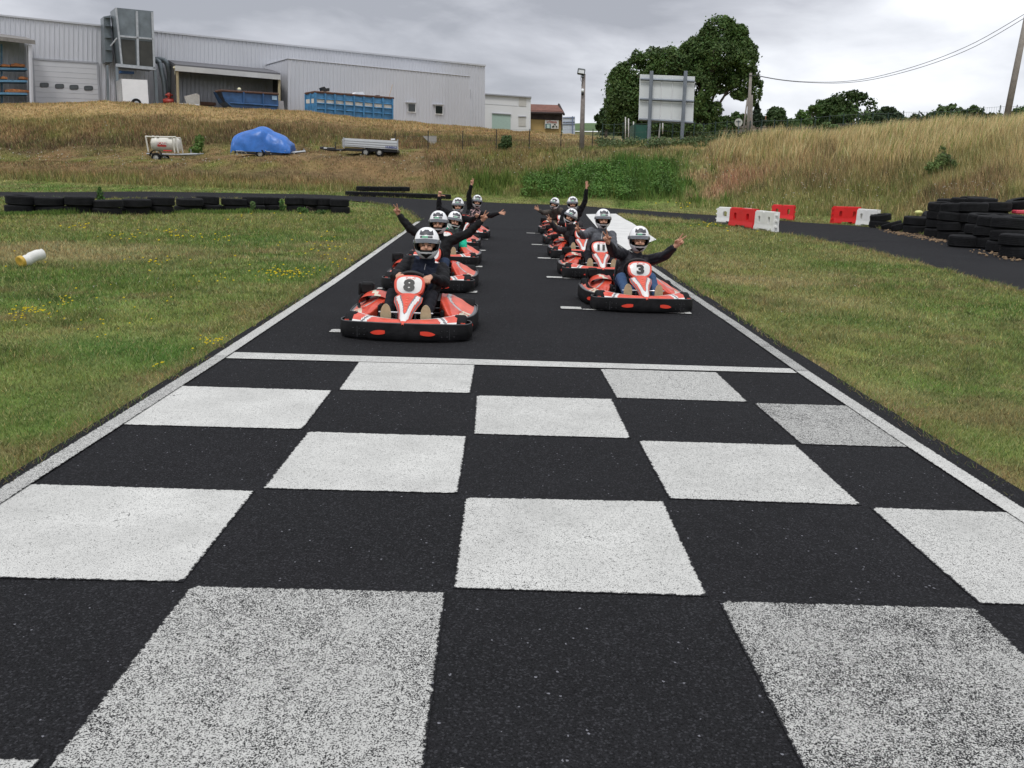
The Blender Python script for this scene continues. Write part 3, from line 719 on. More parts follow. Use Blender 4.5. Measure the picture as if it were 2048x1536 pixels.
    for y in (35, 52, 75, 100, 124): b = MB(); b.add([wp_(210+.1*(y-35)/2, y, 2.2), wp_(224, y+1, 2.2), wp_(224, y+1, .9), wp_(210, y, .9)], [(0, 1, 2, 3)]); b.build('platform', GALVL, tw)
    b = MB(); b.tube([wp_(221, 92, 3.7), wp_(234, 76, 4)], .06, 6); b.build('brace', GALVL, tw)
    extr([(240, 141), (268, 143), (268.5, 148), (240, 146.5)], o-1.0, .5, 'blue_unit', BLUE, tw)
    # ducts
    for k, pts in enumerate(([(309, 119, 2.0), (321, 119, 2.2), (331, 123, 2.4), (336, 135, 2.4), (339.5, 160, 2.2), (341, 222, 1.8)], [(311, 121, 2.6), (319, 126, 2.9), (324, 146, 3.0), (328.5, 168, 3.0), (332.5, 222, 2.8)])):
        b = MB(); P = crom([wp_(*p) for p in pts], 5); b.tube(P, .22, 12)
        for i in range(2, len(P)-1, 3): b.tube([P[i], P[i]+(P[i+1]-P[i])*.15], .25, 12)
        o_ = b.build('ventilation_duct', GALV, None, True); tag(o_, ['galvanised duct bending out of the tower beside the canopy', 'slimmer galvanised duct dropping right beside the tower leg'][k], 'duct', 'ducts beside the filter tower')
    b = MB(); P = wp_(338, 190, 4); b.box(P, (.30, .3, .36), bev=.06); b.tube([P-WU*.3, P+WU*.3], .07, 6); b.box(wp_(339, 203, 4), (.9, .6, .35)); b.box(wp_(338, 196, 4), (.16, .2, .7)); b.tube([wp_(330, 197, 4), wp_(347, 197.5, 4)], .05, 5)
    tag(b.build('red_pump', mat('pump_red', (.38, .05, .035), .5, var=.2), None, True), 'small red pump standing below the ducts', 'pump')
    b = MB(); q = [(368, 192.5), (393, 186.5), (399, 190), (400, 212), (374, 212)]
    tag(extr(q, 5.2, .06, 'leaning_board', mat('board_tan', (.44, .42, .38), .8, var=.1), None), 'pale board leaning under the canopy', 'board')
    tag(extr([(360, 206), (398, 208.5), (398, 212), (358, 211)], 6, .5, 'white_planks', WHITE_, None), 'white planks lying on the ground by the leaning board', 'planks')
    tag(extr([(400, 203), (432, 205), (432, 211), (400, 210)], 4.4, 1, 'rusty_beams', RUST, None), 'rusty brown beams lying left of the blue skip', 'beams')
    # white box trailer under the tower
    tr = thing('box_trailer', 'white box trailer parked under the filter tower', 'trailer', (0, 0, 0))
    extr([(243, 157.5), (294.5, 160), (298, 214), (246.5, 212)], 6.4, 2.4, 'box_body', WHITE_, tr)
    F = [wp_(243, 157.5, 6.4), wp_(246.5, 212, 6.4)]; b = MB(); b.add([F[0], F[0]-WN*2.4, F[1]-WN*2.4, F[1]], [(0, 1, 2, 3)]); b.build('box_end', mat('white_shaded', (.60, .61, .62), .5), tr)  # end face in a duller white, its shade put into the colour
    b = MB(); b.lathe([(0, .05), (.20, .05), (.36, .06), (.40, 0), (.40, -.15)], wp_(273, 207, 6.5), WN, 20, ms=[1, 0, 0, 0]); b.build('wheel', [RUB, GALVL], tr)
    b = MB(); b.tube([wp_(265, 209, 6.5), wp_(266, 202, 6.5), wp_(272, 198.5, 6.5), wp_(279, 201, 6.5), wp_(282, 208, 6.5)], .05, 6); b.build('mudguard', INK, tr)
    # blue skip
    sk = thing('waste_skip', 'dark blue open skip with a slanted end under the canopy', 'skip', (0, 0, 0)); o = 8
    extr([(441, 181), (556, 188), (557, 211), (552, 222), (466, 216), (452, 203.5)], o, 2.2, 'skip_body', BLUE, sk)
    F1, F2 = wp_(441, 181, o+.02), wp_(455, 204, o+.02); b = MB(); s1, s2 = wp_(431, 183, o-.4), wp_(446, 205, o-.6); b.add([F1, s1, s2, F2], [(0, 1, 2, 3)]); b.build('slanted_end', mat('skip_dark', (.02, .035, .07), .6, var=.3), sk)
    b = MB(); b.tube([s1, F1, wp_(557, 188, o+.1)], .09, 6); b.build('rim', RUST, sk)
    b = MB()
    for x, y0, y1 in ((487, 184, 208), (526, 186, 213)): b.tube([wp_(x, y0, o+.08), wp_(x+.5, y1, o+.08)], .09, 4)
    b.tube([wp_(460, 206, o+.08), wp_(556, 212, o+.08)], .08, 4); b.build('ribs', BLUE, sk)
    extr([(544, 191.5), (554, 192), (554, 200), (544.5, 199.3)], o+.06, .03, 'pale_sheet', mat('pale_blue', (.33, .47, .62), .6), sk)
    b = MB(); b.ball(wp_(478.5, 178.5, o-.5), (.16, .16, .14), 8, 6); tag(b.build('yellow_pot', mat('cream_pot', (.72, .68, .45), .6), None), 'pale yellow object on the rim of the dark blue skip', 'container')
    tag(extr([(559, 201.5), (567, 202), (569, 220), (557, 219)], 6.5, .4, 'grey_cabinet', mat('cab_grey', (.36, .35, .36), .6), None), 'low grey cabinet right of the dark blue skip', 'cabinet')
    # blue container with white stripe
    ct = thing('waste_container', 'long light blue steel container with a dirty white stripe, full of scrap', 'container', (0, 0, 0)); o = 11.5
    px0, px1 = 629.5, 786.5
    top = lambda x: 185.5+(x-px0)*.0775; bot = lambda x: top(x)+44+(x-px0)*.004
    extr([(px0, top(px0)), (px1, top(px1)), (px1-1, bot(px1)+12), (px0, bot(px0)+12)], o, 2.3, 'container_body', BLUEL, ct)
    extr([(px0+.5, 196.3), (px1, 208.5), (px1, 216.5), (px0+.5, 205.5)], o+.02, .06, 'white_stripe', WSTR, ct)
    fl, fb = wp_(px0, top(px0), o), wp_(px0, bot(px0)+12, o); e1, e2 = wp_(610.5, 188.5, o-1.2), wp_(611.5, 245, o-1.2)
    b = MB(); b.add([fl, e1, e2, fb], [(0, 1, 2, 3)]); b.build('end_door', BLUEL, ct)
    b = MB(); m1 = wp_(px0, 197, o+.02); m2 = wp_(px0, 206, o+.02); n1 = wp_(610.7, 199, o-1.18); n2 = wp_(610.8, 207, o-1.18); b.add([m1, n1, n2, m2], [(0, 1, 2, 3)]); b.build('end_stripe', WSTR, ct)
    b = MB()
    for k in range(9):
        x = px0+2+k*(px1-px0-3.5)/8; b.tube([wp_(x, top(x), o+.10), wp_(x, bot(x)+12, o+.10)], .085, 4)
    for dy in (11.2, 20.2, 31): b.tube([wp_(px0, top(px0)+dy, o+.07), wp_(px1, top(px1)+dy, o+.07)], .05, 4)
    for t in (.0, .45, 1): q0 = fl*(1-t)+e1*t; q1 = fb*(1-t)+e2*t; b.tube([q0+WN*.05, q1+WN*.05], .09, 4)
    b.build('ribs', BLUEL, ct)
    b = MB(); b.tube([e1+UPV*.05, fl+UPV*.06, wp_(px1+1, top(px1), o)+UPV*.05], .10, 5); b.build('top_rail', RUST, ct)
    gd = 'scrap lying on the light blue container'
    for nm, q, mm, lb, ct_ in (('scrap_sheet', [(707, 189), (712, 184.5), (726, 183.5), (731, 192), (728, 194), (706, 192)], WHITE_, 'crumpled white sheet on the blue container', 'sheet'),
                          ('scrap_beam', [(684, 186), (704, 187), (711, 190), (710, 192.5), (684, 189.5)], RUST, 'dark rusty beams on the blue container', 'beams'),
                          ('scrap_crate', [(754, 190), (760, 190.5), (760, 196), (754, 195.5)], RUST, 'small dark crate on the right of the blue container', 'crate'),
                          ('scrap_bin', [(644, 175), (649, 173), (652, 176.5), (659, 176), (659, 182), (647, 184)], INK, 'black bent plastic scrap on the left of the container', 'scrap'),
                          ('scrap_cardboard', [(643, 182), (657, 182), (662, 186), (644, 185.5)], mat('cardboard', (.46, .33, .22), .8), 'brown cardboard piece below the black scrap', 'cardboard')):
        tag(extr(q, o-.5, .7, nm, mm, None), lb, ct_, gd)
    b = MB(); b.tube([wp_(778, 194, o-1), wp_(785, 169, o-1)], .035, 5); tag(b.build('thin_pole', mat('pole_tan', (.5, .4, .33), .7), None), 'thin leaning stick at the right end of the container', 'stick')
factory()

def px_box(name, pts, Y, depth, m, parent):
    """front outline at depth Y facing the camera, extruded away"""
    F = [at(x, y, Y) for x, y in pts]; n = len(F); Bk = [p+np.array([0, depth, 0]) for p in F]
    b = MB(); b.add(F+Bk, [tuple(range(n)), tuple(range(2*n-1, n-1, -1))]+[(i, n+i, n+(i+1) % n, (i+1) % n) for i in range(n)])
    return b.build(name, m, parent)
def houses():
    H = thing('white_building', 'low white building with a pale green door and shutters, right of the grey factory', 'building', (0, 0, 0)); Y = 112
    px_box('wall', [(958, 187.5), (1061.5, 195), (1061, 270), (958, 270)], Y, 18, mat('white_wall', (.68, .69, .70), .7, var=.04, scale=.3), H)
    px_box('roof_edge', [(958, 185.8), (1063, 193.2), (1063, 195.6), (958, 188.2)], Y-.3, 18.6, CORRD, H)
    px_box('door', [(984, 226.5), (1021, 229), (1021, 268), (984, 268)], Y-.05, .1, mat('door_mint', (.36, .48, .43), .5, var=.05), H)
    px_box('door_frame', [(984, 225.3), (1022.3, 228), (1022.3, 229.6), (984, 227)], Y-.2, .2, CORRD, H)
    for q in ([(1037.5, 193.5), (1052.5, 194.7), (1052.3, 212.7), (1037.5, 211.8)], [(1037, 233.3), (1051.5, 233.3), (1051.5, 252.5), (1037, 252.5)]):
        s = px_box('shutter', q, Y-.06, .1, mat('shutter_beige', (.50, .49, .46), .6, var=.06), H)
        x = q[0][0]; px_box('shutter_lintel', [(x-.3, q[0][1]-1), (x+15.4, q[1][1]-1), (x+15.4, q[1][1]+.6), (x-.3, q[0][1]+.6)], Y-.15, .15, CORRD, s)
    b = MB(); b.tube([at(970, 207.5, Y-.03), at(1036, 212, Y-.03)], .015, 4); b.build('panel_joints', CAPM, H)
    G = thing('barn_house', 'barn with brown tiled roof, dark boarding and a yellow ground floor', 'house', (0, 0, 0)); Y = 122
    W0 = [at(x, y, Y) for x, y in ((1062, 222), (1123.5, 223), (1123.5, 275), (1062, 275))]
    D = 9.0
    b = MB(); F = W0; Bk = [p+np.array([0, D, 0]) for p in F]
    b.add(F+Bk, [(0, 1, 2, 3), (7, 6, 5, 4), (0, 4, 5, 1), (1, 5, 6, 2), (3, 7, 4, 0), (2, 6, 7, 3)]); b.build('wall', mat('ochre_wall', (.48, .33, .13), .8, var=.06, scale=.4), G)
    px_box('dark_boarding', [(1062, 221), (1124, 222), (1124, 240.5), (1062, 238)], Y-.15, .2, mat('dark_boards', (.045, .032, .028), .85, var=.45, scale=1.5), G)
    px_box('corner_beam', [(1122.3, 222), (1125, 222), (1125, 258), (1122.3, 258)], Y-.2, 9, mat('beam_brown', (.10, .07, .06), .8), G)
    e0, e1 = at(1061, 223.5, Y-.8), at(1128, 225, Y-.8); r0, r1 = at(1061, 208.2, Y+4.5), at(1117.5, 210, Y+4.5); k0 = e0+np.array([0, D+1.6, 0]); k1 = e1+np.array([0, D+1.6, 0])
    b = MB(); u = UPV*.25; b.add([e0, e1, r1, r0, k1, k0], [(0, 1, 2, 3), (3, 2, 4, 5), (1, 4, 2)]); b.add([e0-u, e1-u, e1, e0], [(0, 1, 2, 3)])
    b.build('roof', mat('brown_tiles', (.16, .065, .045), .85, var=.28, scale=1.2), G)
    b = MB(); b.tube([e1-u, r1+u*.3], .16, 5); b.tube([e0-u*.5, e1-u*.5], .16, 5); b.build('eaves', mat('eave_dark', (.035, .022, .02), .8), G)
    s = px_box('wall_sign', [(1090, 240.3), (1117.5, 240.8), (1117, 257.5), (1089.5, 257)], Y-.35, .1, mat('sign_white', (.62, .60, .56), .6, var=.05), G)
    px_box('sign_picture', [(1091, 247.5), (1101.5, 247.8), (1101.3, 257), (1091, 256.6)], Y-.40, .04, mat('sign_teal', (.02, .10, .12), .6, var=.5, scale=3), s)
    px_box('sign_list', [(1093.5, 248.8), (1099.5, 249), (1099.3, 256.5), (1093.2, 256.2)], Y-.44, .03, mat('sign_pale', (.45, .55, .50), .6, var=.2, scale=5), s)
    for q in ([(1104, 252.5), (1107, 250.5), (1109.5, 252.6), (1107, 254.8), (1104, 254.5)], [(1107.5, 248), (1110, 247.6), (1112, 249.5), (1110, 250.5)], [(1111.5, 252), (1114, 251.4), (1114.5, 254.5), (1111.5, 254.4)]): px_box('sign_motif', q, Y-.42, .04, mat('motif_dark', (.04, .05, .03), .6), s)
    c = at(1103.5, 243.6, Y-.43); txt('La Rotonde', .46, mat('sign_red', (.30, .05, .03), .6), s, frame(c, (1, 0, -.03), (0, 0, 1)), 'sign_lettering', bold=.01, xs=.62)
    L_ = thing('lattice_screen', 'tall pale screen panels with a blue post beside the barn', 'screen', (0, 0, 0)); Y = 110
    px_box('panels', [(1125.5, 234), (1150, 233), (1150, 270), (1125.5, 270)], Y, .1, mat('screen_pale', (.52, .57, .64), .4, var=.05), L_)
    for y in (235, 243.5, 248): px_box('rail', [(1125.5, y), (1150, y-.3), (1150, y+.6), (1125.5, y+.9)], Y-.1, .1, mat('screen_blue', (.16, .20, .32), .4), L_)
    px_box('post', [(1144.3, 232.5), (1146, 232.5), (1146, 270), (1144.3, 270)], Y-.2, .2, MATS['screen_blue'], L_)
    K = thing('far_house', 'small far house with an orange tiled roof, between the utility poles and a round tree', 'house', (0, 0, 0)); Y = 125
    px_box('wall', [(1503, 239), (1536, 238), (1536, 262), (1503, 262)], Y, 8, mat('stone_wall', (.33, .27, .23), .9, var=.25, scale=1.2), K)
    e0, e1 = at(1500, 241, Y-.5), at(1538, 240, Y-.5); r0, r1 = at(1508, 232.8, Y+4), at(1538, 232, Y+4); b = MB(); b.add([e0, e1, r1, r0, e1+np.array([0, 9, 0]), e0+np.array([0, 9, 0])], [(0, 1, 2, 3), (3, 2, 4, 5), (0, 3, 5), (1, 4, 2)])
    b.build('roof', mat('orange_tiles', (.42, .16, .09), .85, var=.2, scale=1.5), K)
    px_box('window', [(1524, 244), (1528, 244), (1528, 250), (1524, 250)], Y-.05, .06, DARKG, K)
houses()

def poles():
    # lamp post on the terrace
    g = GR(1163.5, 303); Y = g[1]
    L_ = thing('lamp_post', 'wooden lamp post with a grey floodlight and a white camera, on the grassy terrace', 'lamp post', (0, 0, 0))
    b = MB(); b.tube([at(1163.5, 305, Y)-np.array([0, 0, .2]), at(1165, 230, Y), at(1167.5, 148, Y)], [.16, .14, .11], 10); b.build('pole', mat('grey_pole_wood', (.23, .20, .185), .85, var=.2, scale=5), L_, True)
    c = at(1162.5, 143.5, Y-.15); R = np.array(Matrix.Rotation(-.35, 3, 'X') @ Matrix.Rotation(.12, 3, 'Y'))
    b = MB(); b.box(c, (.46, .20, .36), 0, R, bev=.04); b.box(c+R @ np.array([0, -.12, -.06]), (.34, .03, .20), 1, R)
    b.box(c+R @ np.array([.12, .05, -.25]), (.14, .12, .16), 0, R, bev=.02); b.build('floodlight', [mat('lamp_grey', (.07, .08, .085), .4, .3), mat('lamp_glass', (.55, .56, .56), .15)], L_, auto=30)
    b = MB(); b.box(at(1165, 181, Y-.2), (.17, .2, .20), 0, bev=.04); b.ball(at(1165, 187, Y-.22), (.085, .085, .11), 10, 8, m=1); b.build('camera_unit', [WHITE_, INK], L_, True)
    b = MB(); b.tube(crom([at(1162, 150, Y), at(1161.5, 160, Y), at(1165, 165, Y-.1), at(1163, 170, Y-.1), at(1165.5, 174, Y)], 4), .012, 5); b.build('cable', INK, L_)
    # billboard seen from behind
    g = GR(1297, 290); Y = g[1]
    S_ = thing('billboard', 'large white billboard seen from behind on two grey steel posts, before the big tree', 'billboard', (0, 0, 0))
    q = [(1280, 148.5), (1390, 153), (1386, 248), (1277, 240.5)]
    F = [at(x, y, Y+.35) for x, y in q]; Bk = [p+np.array([0, .08, 0]) for p in F]
    b = MB(); b.add(F+Bk, [(0, 1, 2, 3), (7, 6, 5, 4), (0, 4, 5, 1), (1, 5, 6, 2), (3, 7, 4, 0), (2, 6, 7, 3)]); b.build('panel', mat('panel_back', (.66, .69, .70), .5, var=.03, scale=.5), S_)
    for x0, y0, x1, y1 in ((1303.3, 142, 1297, 296), (1371.7, 142, 1362.5, 296)):
        b = MB(); a, c = at(x0, y0, Y), at(x1, y1, Y); 
        for k in (-1, 1): b.tube([a+np.array([0, .09*k, 0]), c+np.array([0, .09*k, 0])], .105, 4)
        b.tube([a, c], .10, 4); b.build('post', mat('steel_blue_grey', (.20, .225, .26), .45, .3, var=.12, scale=2), S_)
    for y0, y1 in ((158.5, 163), (198.5, 203), (238.8, 245.5)):
        b = MB(); off = (y0-158.5)/90*-3.2; b.tube([at(1281+off, y0, Y+.2), at(1389+off, y1, Y+.2)], .085, 4); b.build('rail', MATS['steel_blue_grey'], S_)
    for x0, x1 in ((1324, 1320.5), (1345.5, 1342)):
        b = MB(); b.tube([at(x0, 151, Y+.32), at(x1, 243, Y+.32)], .025, 4); b.build('panel_seam', WHITE_, S_)
    # small round road sign from behind
    Y = 62; RS = thing('round_sign', 'round pale road sign seen from behind on a thin post, left of the utility poles', 'road sign', (0, 0, 0))
    b = MB(); b.lathe([(0, .01), (.27, .01), (.27, -.01), (0, -.01)], at(1477, 245, Y), (0, 1, 0), 24); b.build('disc', mat('disc_grey', (.48, .48, .44), .5, var=.1, scale=4), RS)
    b = MB(); b.box(at(1477, 242.5, Y-.04), (.30, .03, .04)); b.box(at(1477, 245, Y-.04), (.05, .03, .3)); b.build('bracket', GALV, RS)
    b = MB(); b.tube([at(1477.3, 250, Y), at(1476.5, 296, Y)], .035, 6); b.build('post', GALV, RS)
    gp = 'weathered wooden utility poles'; wm = mat('utility_wood', (.25, .225, .20), .85, var=.2, scale=4)
    for k, (x0, y0, x1, y1, Y, r, lb) in enumerate(((1501.5, 146, 1494, 300, 68, .125, 'tall wooden utility pole at the right edge of the big tree'), (1504, 190, 1501.5, 300, 69, .09, 'second pole standing right against the tall utility pole'), (1495, 196, 1484, 280, 72, .07, 'thinner pole leaning left of the tall utility pole'),
                                       (2059, 5, 2008, 262, 52, .17, 'leaning wooden utility pole at the right edge of the picture'))):
        b = MB(); b.tube([at(x1, y1, Y), at((x0+x1)/2, (y0+y1)/2, Y), at(x0, y0, Y)], [r*1.1, r, r*.8], 10); P = thing('utility_pole', lb, 'utility pole', (0, 0, 0), group=gp)
        b.build('pole', wm, P, True)
        if k in (0, 3): b = MB(); b.tube([at(x0-4, y0+5, Y-.1), at(x0+14, y0+6, Y-.1)], .03, 5); b.ball(at(x0+13, y0+4, Y-.1), (.06, .06, .09), 8, 6); b.build('insulator_bracket', DKM, P)
    for k, (mid, end) in enumerate((((1640, 164), (2059, 22)), ((1655, 168), (2059, 30)))):
        P0 = at(1515, 151+k, 68); P2 = at(end[0], end[1], 52); M_ = at(mid[0]+90, mid[1]+3, 61)
        pts = []
        ctrl = [(1515, 151+k), (1560, 159+k), (1610, 163.5+k*1.2), (1680, 163.5+k*2.5), (1750, 154+k*4), (1850, 126+k*6), (1950, 85+k*8), (end[0], end[1])]
        for i, c in enumerate(ctrl): pts.append(at(c[0], c[1], 68-16*(c[0]-1515)/544))
        b = MB(); b.tube(crom(pts, 5), .017, 5); tag(b.build('overhead_wire', INK, None), ['upper overhead wire between the two wooden poles', 'lower overhead wire between the two wooden poles'][k], 'wire', 'overhead wires')
    gw = 'thin whitish poles by the green container'
    for k, (x, y0, y1, Y, r) in enumerate(((1251, 234, 285, 78, .05), (1257, 237, 288, 76, .05), (1267, 243, 290, 74, .05), (1320.5, 247, 290, 61, .045), (1325.5, 246, 268, 80, .05))):
        dx = [0, 0, 0, -4.5, 0][k]
        b = MB(); b.tube([at(x+dx, y1, Y), at(x, y0, Y)], r, 6); tag(b.build('thin_post', mat('post_white', (.50, .49, .47), .6), None, True), ['leftmost whitish pole left of the green container', 'second whitish pole left of the green container', 'short whitish pole at the edge of the green container', 'slanting whitish pole below the billboard', 'short pole behind the billboard posts'][k], 'pole', gw)
    tag(px_box('green_container', [(1268, 249), (1299, 250), (1299, 292), (1268, 290)], 70, 2.4, mat('container_green', (.012, .075, .055), .5, var=.2, scale=1.5), None), 'dark green container standing behind the billboard post', 'container')
    st = MB(); st.ball(at(1338, 287.5, 60), (.16, .14, .15), 8, 6); tag(st.build('pale_stone', mat('stone_pale', (.5, .46, .38), .9), None, True), 'pale stone lying between the billboard posts', 'stone')
poles()

def fences():
    fm = mat('fence_green', (.012, .035, .028), .5, var=.2)
    F = thing('mesh_fence', 'dark green wire mesh fence along the top of the right bank', 'fence', (0, 0, 0)); P = []
    xs = [1205, 1228, 1246, 1270, 1295, 1320, 1345, 1366, 1388, 1407, 1430, 1453, 1476, 1499, 1522, 1547, 1573, 1600, 1628, 1656, 1684, 1713, 1742, 1772, 1802, 1833, 1864, 1896, 1928, 1960, 1993, 2026, 2060]
    for x in xs:
        Y = 64 if x < 1500 else 64-(x-1500)/560*6; p = at(x, 270, Y); p[2] = tz(p[0], p[1]); P.append(p)
    for p in P: b = MB(); b.tube([p-np.array([0, 0, .2]), p+np.array([-.03, 0, 1.62])], .035, 6); b.build('post', fm, F)
    b = MB()
    for a, c in zip(P[:-1], P[1:]):
        L = np.linalg.norm(c-a); n = int(L/.13)
        for i in range(n): q = a+(c-a)*(i+.5)/n; b.tube([q, q+np.array([-.03, 0, 1.55])], .006, 3, cap=False)
        for h in (.1, .5, .95, 1.52): b.tube([a+np.array([0, 0, h]), c+np.array([0, 0, h])], .009, 3, cap=False)
    o = b.build('wire_mesh', fm, F, fix=False)
    F = thing('wire_fence', 'low dark wire fence on thin posts at the foot of the upper bank', 'fence', (0, 0, 0)); P = []
    for x, y in ((790, 304), (856, 303), (925, 302), (992, 301), (1058, 300), (1121, 299.5), (1184, 299)):
        g = GR(x, y); P.append(g)
    for p in P: b = MB(); b.tube([p-np.array([0, 0, .1]), p+np.array([0, 0, 1.25])], .028, 6); b.build('post', INK, F)
    b = MB()
    for a, c in zip(P[:-1], P[1:]):
        for h in (.15, .6, .9, 1.22): b.tube([a+np.array([0, 0, h]), c+np.array([0, 0, h])], .006, 3, cap=False)
    b.build('wires', INK, F, fix=False)
fences()

# ---------------------------------------------------------------- trailers on the terrace (local picture-sized frames: u right, w up)
def trailer_frame(px, py):
    g = GR(px, py); s = g[1]/FPX; return g, (lambda x, y, d=0.0: np.array([(x-px)*s, d, (py-y)*s-(x-px)*s*.0]))
def wheel(b, c, r, w=.16):
    b.lathe([(r*.55, -w/2), (r*.9, -w/2), (r, -w*.3), (r, w*.3), (r*.9, w/2), (r*.55, w/2)], c, (0, 1, 0), 24, 0)
    b.lathe([(0, -w*.35), (r*.2, -w*.42), (r*.25, -w*.3), (r*.48, -w*.2), (r*.58, -w*.5), (r*.6, w*.5), (0, w*.4)], c, (0, 1, 0), 24, 1)
def trailers():
    steel = mat('trailer_steel', (.34, .36, .38), .4, .5, var=.15, scale=6); rim = mat('rim_silver', (.42, .42, .40), .4, .3, var=.1)
    ivory = mat('tank_ivory', (.60, .58, .52), .5, var=.12, scale=3)
    g, q = trailer_frame(312, 318); T = thing('tank_trailer', 'small cream water tank trailer with a red label on the grassy terrace', 'trailer', g)
    b = MB(); c0, c1 = q(299, 289.5, .7), q(350, 290.5, .7); r = 13.2*g[1]/FPX; ax = (c1-c0)/np.linalg.norm(c1-c0)
    b.lathe([(0, -.06), (r*.5, -.05), (r*.85, -.01), (r, .06), (r, .55), (r*1.012, .56), (r*1.012, .60), (r, .61), (r, np.linalg.norm(c1-c0)-.06), (r*.85, np.linalg.norm(c1-c0)+.01), (r*.5, np.linalg.norm(c1-c0)+.05), (0, np.linalg.norm(c1-c0)+.06)], c0, ax, 28); tk = b.build('tank', ivory, T, auto=35)
    for k, d in ((0, 0), (1, 0)):
        b = MB(); x = 294.5 if k == 0 else 345; P = [q(x+3.5, 305, .02), q(x, 276.5, .02), q(x+6.5 if k else x+1, 275.5, .02), q(x+10 if k else x+4.5, 305, .02)]
        b.tube([P[0], P[1]], .045, 4); b.tube([P[1], P[1]+np.array([0, 1.35, 0])], .045, 4); b.tube([P[1]+np.array([0, 1.35, 0]), P[0]+np.array([0, 1.35, 0])], .045, 4)
        if k: b.tube([P[1], P[2]], .045, 4); b.tube([P[2], P[3]], .045, 4)
        b.build('frame_hoop', ivory, T)
    b = MB(); b.tube([q(294, 277, .02), q(352, 276, .02)], .04, 4); b.build('top_bar', ivory, T)
    for x in (303, 311.5, 333.5, 338): b = MB(); b.lathe([(0, .10), (.07, .10), (.07, 0)], q(x, 277.5, .5), (0, 0, 1), 10); b.build('filler_cap', ivory if x < 335 else DKM, tk)
    s = g[1]/FPX; b = MB(); cz = (290-290)*0
    def lab(u, v):
        a = -.32+v*.62; cc = q(312.5+u*17, 290.2, .7); return cc+np.array([0, -math.cos(a)*(r+.012), math.sin(a)*(r+.012)])
    b.grid(lab, 2, 6); lb = b.build('red_label', mat('label_red', (.55, .05, .045), .5), T)
    c = q(321, 289.5, .7); txt('PICARD', .20, mat('label_white', (.75, .7, .68), .5), lb, frame(c+np.array([0, -r-.03, .03]), (1, 0, 0), (0, 0, 1)), 'label_lettering', bold=.008)
    b = MB(); b.box((q(334, 301.5, .1)), (.5, .04, .07)); b.build('red_stripe', MATS['label_red'], T)
    b = MB(); b.tube([q(293, 309, .15), q(352, 308.5, .15), q(385, 306, .6)], .055, 4); b.tube([q(293, 309, 1.3), q(352, 308.5, 1.3), q(385, 306, .8)], .055, 4); b.box(q(377, 306.5, .7), (.40, .14, .14)); b.tube([q(384, 306, .7), q(396, 304.8, .7)], .035, 6); b.tube([q(372, 310, .7), q(372, 297, .7)], .03, 6); b.build('drawbar', steel, T)
    b = MB(); wheel(b, q(312, 316-.5, .05), 9.0*s); b.build('wheel', [RUB, rim], T, auto=40); b = MB(); wheel(b, q(312, 315.5, 1.4), 9.0*s); b.build('wheel', [RUB, rim], T, auto=40)
    b = MB()
    b.grid(lambda u, v: q(312, 313, 0)+np.array([-math.cos(math.pi*u)*12.2*s, -.06+v*.24, math.sin(math.pi*u)*12.0*s]), 16, 1); o = b.build('mudguard', INK, T); o.modifiers.new('t', 'SOLIDIFY').thickness = .02
    # tarpaulin covered trailer
    g, q = trailer_frame(520, 314); s = g[1]/FPX; T = thing('covered_trailer', 'trailer whose load is wrapped in a bright blue tarpaulin', 'trailer', g)
    prof = [(461, 298), (463, 284), (470, 275), (482, 268), (500, 262), (519, 256.5), (532, 259), (548, 267), (562, 273.5), (572, 281), (577, 290), (575, 302), (572, 303)]
    tops = crom([(a, b_) for a, b_ in prof], 5); n = len(tops)-1
    def S(u, v):
        i = u*n; k = min(int(i), n-1); t = i-k; x, y = np.array(tops[k])*(1-t)+np.array(tops[k+1])*t
        base = (304.5+2.0*(float(vnoise(np.array([u*9.]), np.array([1.]))[0])-.5)) if u > .12 else 313-(u/.12)*8
        w = .75*math.sin(math.pi*min(max(u, .03), .97))**.35
        a = math.pi*v; zt = (314-y)*s; zb = (314-base)*s
        zz = zb+(zt-zb)*(math.sin(a)**.8) if zt > zb else zb
        ang = math.atan2(1.25-v*1.25+.12, (u-.46)*2.6); rr = math.hypot(1.25-v*1.25, (u-.46)*2.6); fold = (.20*abs(math.sin(ang*4.7+.9*math.sin(rr*4)))**.8-.10)*min(1, rr*1.5)+.26*(float(fbm(np.array([u*7+v*5+3.]), np.array([v*3-u*4]), 4)[0])-.5)
        yy = .75-w*math.cos(a)*(1+fold*1.3)
        return np.array([(x-520)*s+fold*.4*math.cos(ang), yy, zz+fold*.25*math.sin(a)])
    b = MB(); b.grid(S, 90, 36); b.build('tarpaulin', mat('tarp_blue', (.03, .145, .48), .38, var=.22, scale=2.5, bump=.9, bscale=5, spec=.5), T, True)
    b = MB(); b.tube([q(476, 312, .05), q(474, 305, .05), q(511, 304.5, .05), q(513, 302, .05)], .04, 5); b.tube([q(530, 302, .05), q(533, 304, .05), q(567, 303.5, .1)], .035, 5)
    b.tube([q(538, 308, .35), q(570, 305, .6), q(602, 300.5, .75)], .07, 4); b.tube([q(538, 308, 1.15), q(570, 305, .9), q(602, 300.5, .75)], .07, 4); b.tube([q(601, 302, .75), q(598.5, 295.5, .75)], .03, 6); b.tube([q(585, 306, .75), q(584.5, 297, .75)], .025, 6); b.build('drawbar', steel, T)
    b = MB(); b.box(q(520, 307.5, .75), (86*s, 1.35, .10)); b.build('chassis', DKM, T)
    for d in (.05, 1.45): b = MB(); wheel(b, q(520.5, 307.7+.5, d), 8.4*s); b.build('wheel', [RUB, rim], T, auto=40)
    # double axle flatbed
    g, q = trailer_frame(733, 311); s = g[1]/FPX; T = thing('flatbed_trailer', 'white dropside trailer with two axles, right of the tarpaulin trailer', 'trailer', g)
    wb = mat('dropside_white', (.58, .60, .62), .4, var=.05, scale=2)
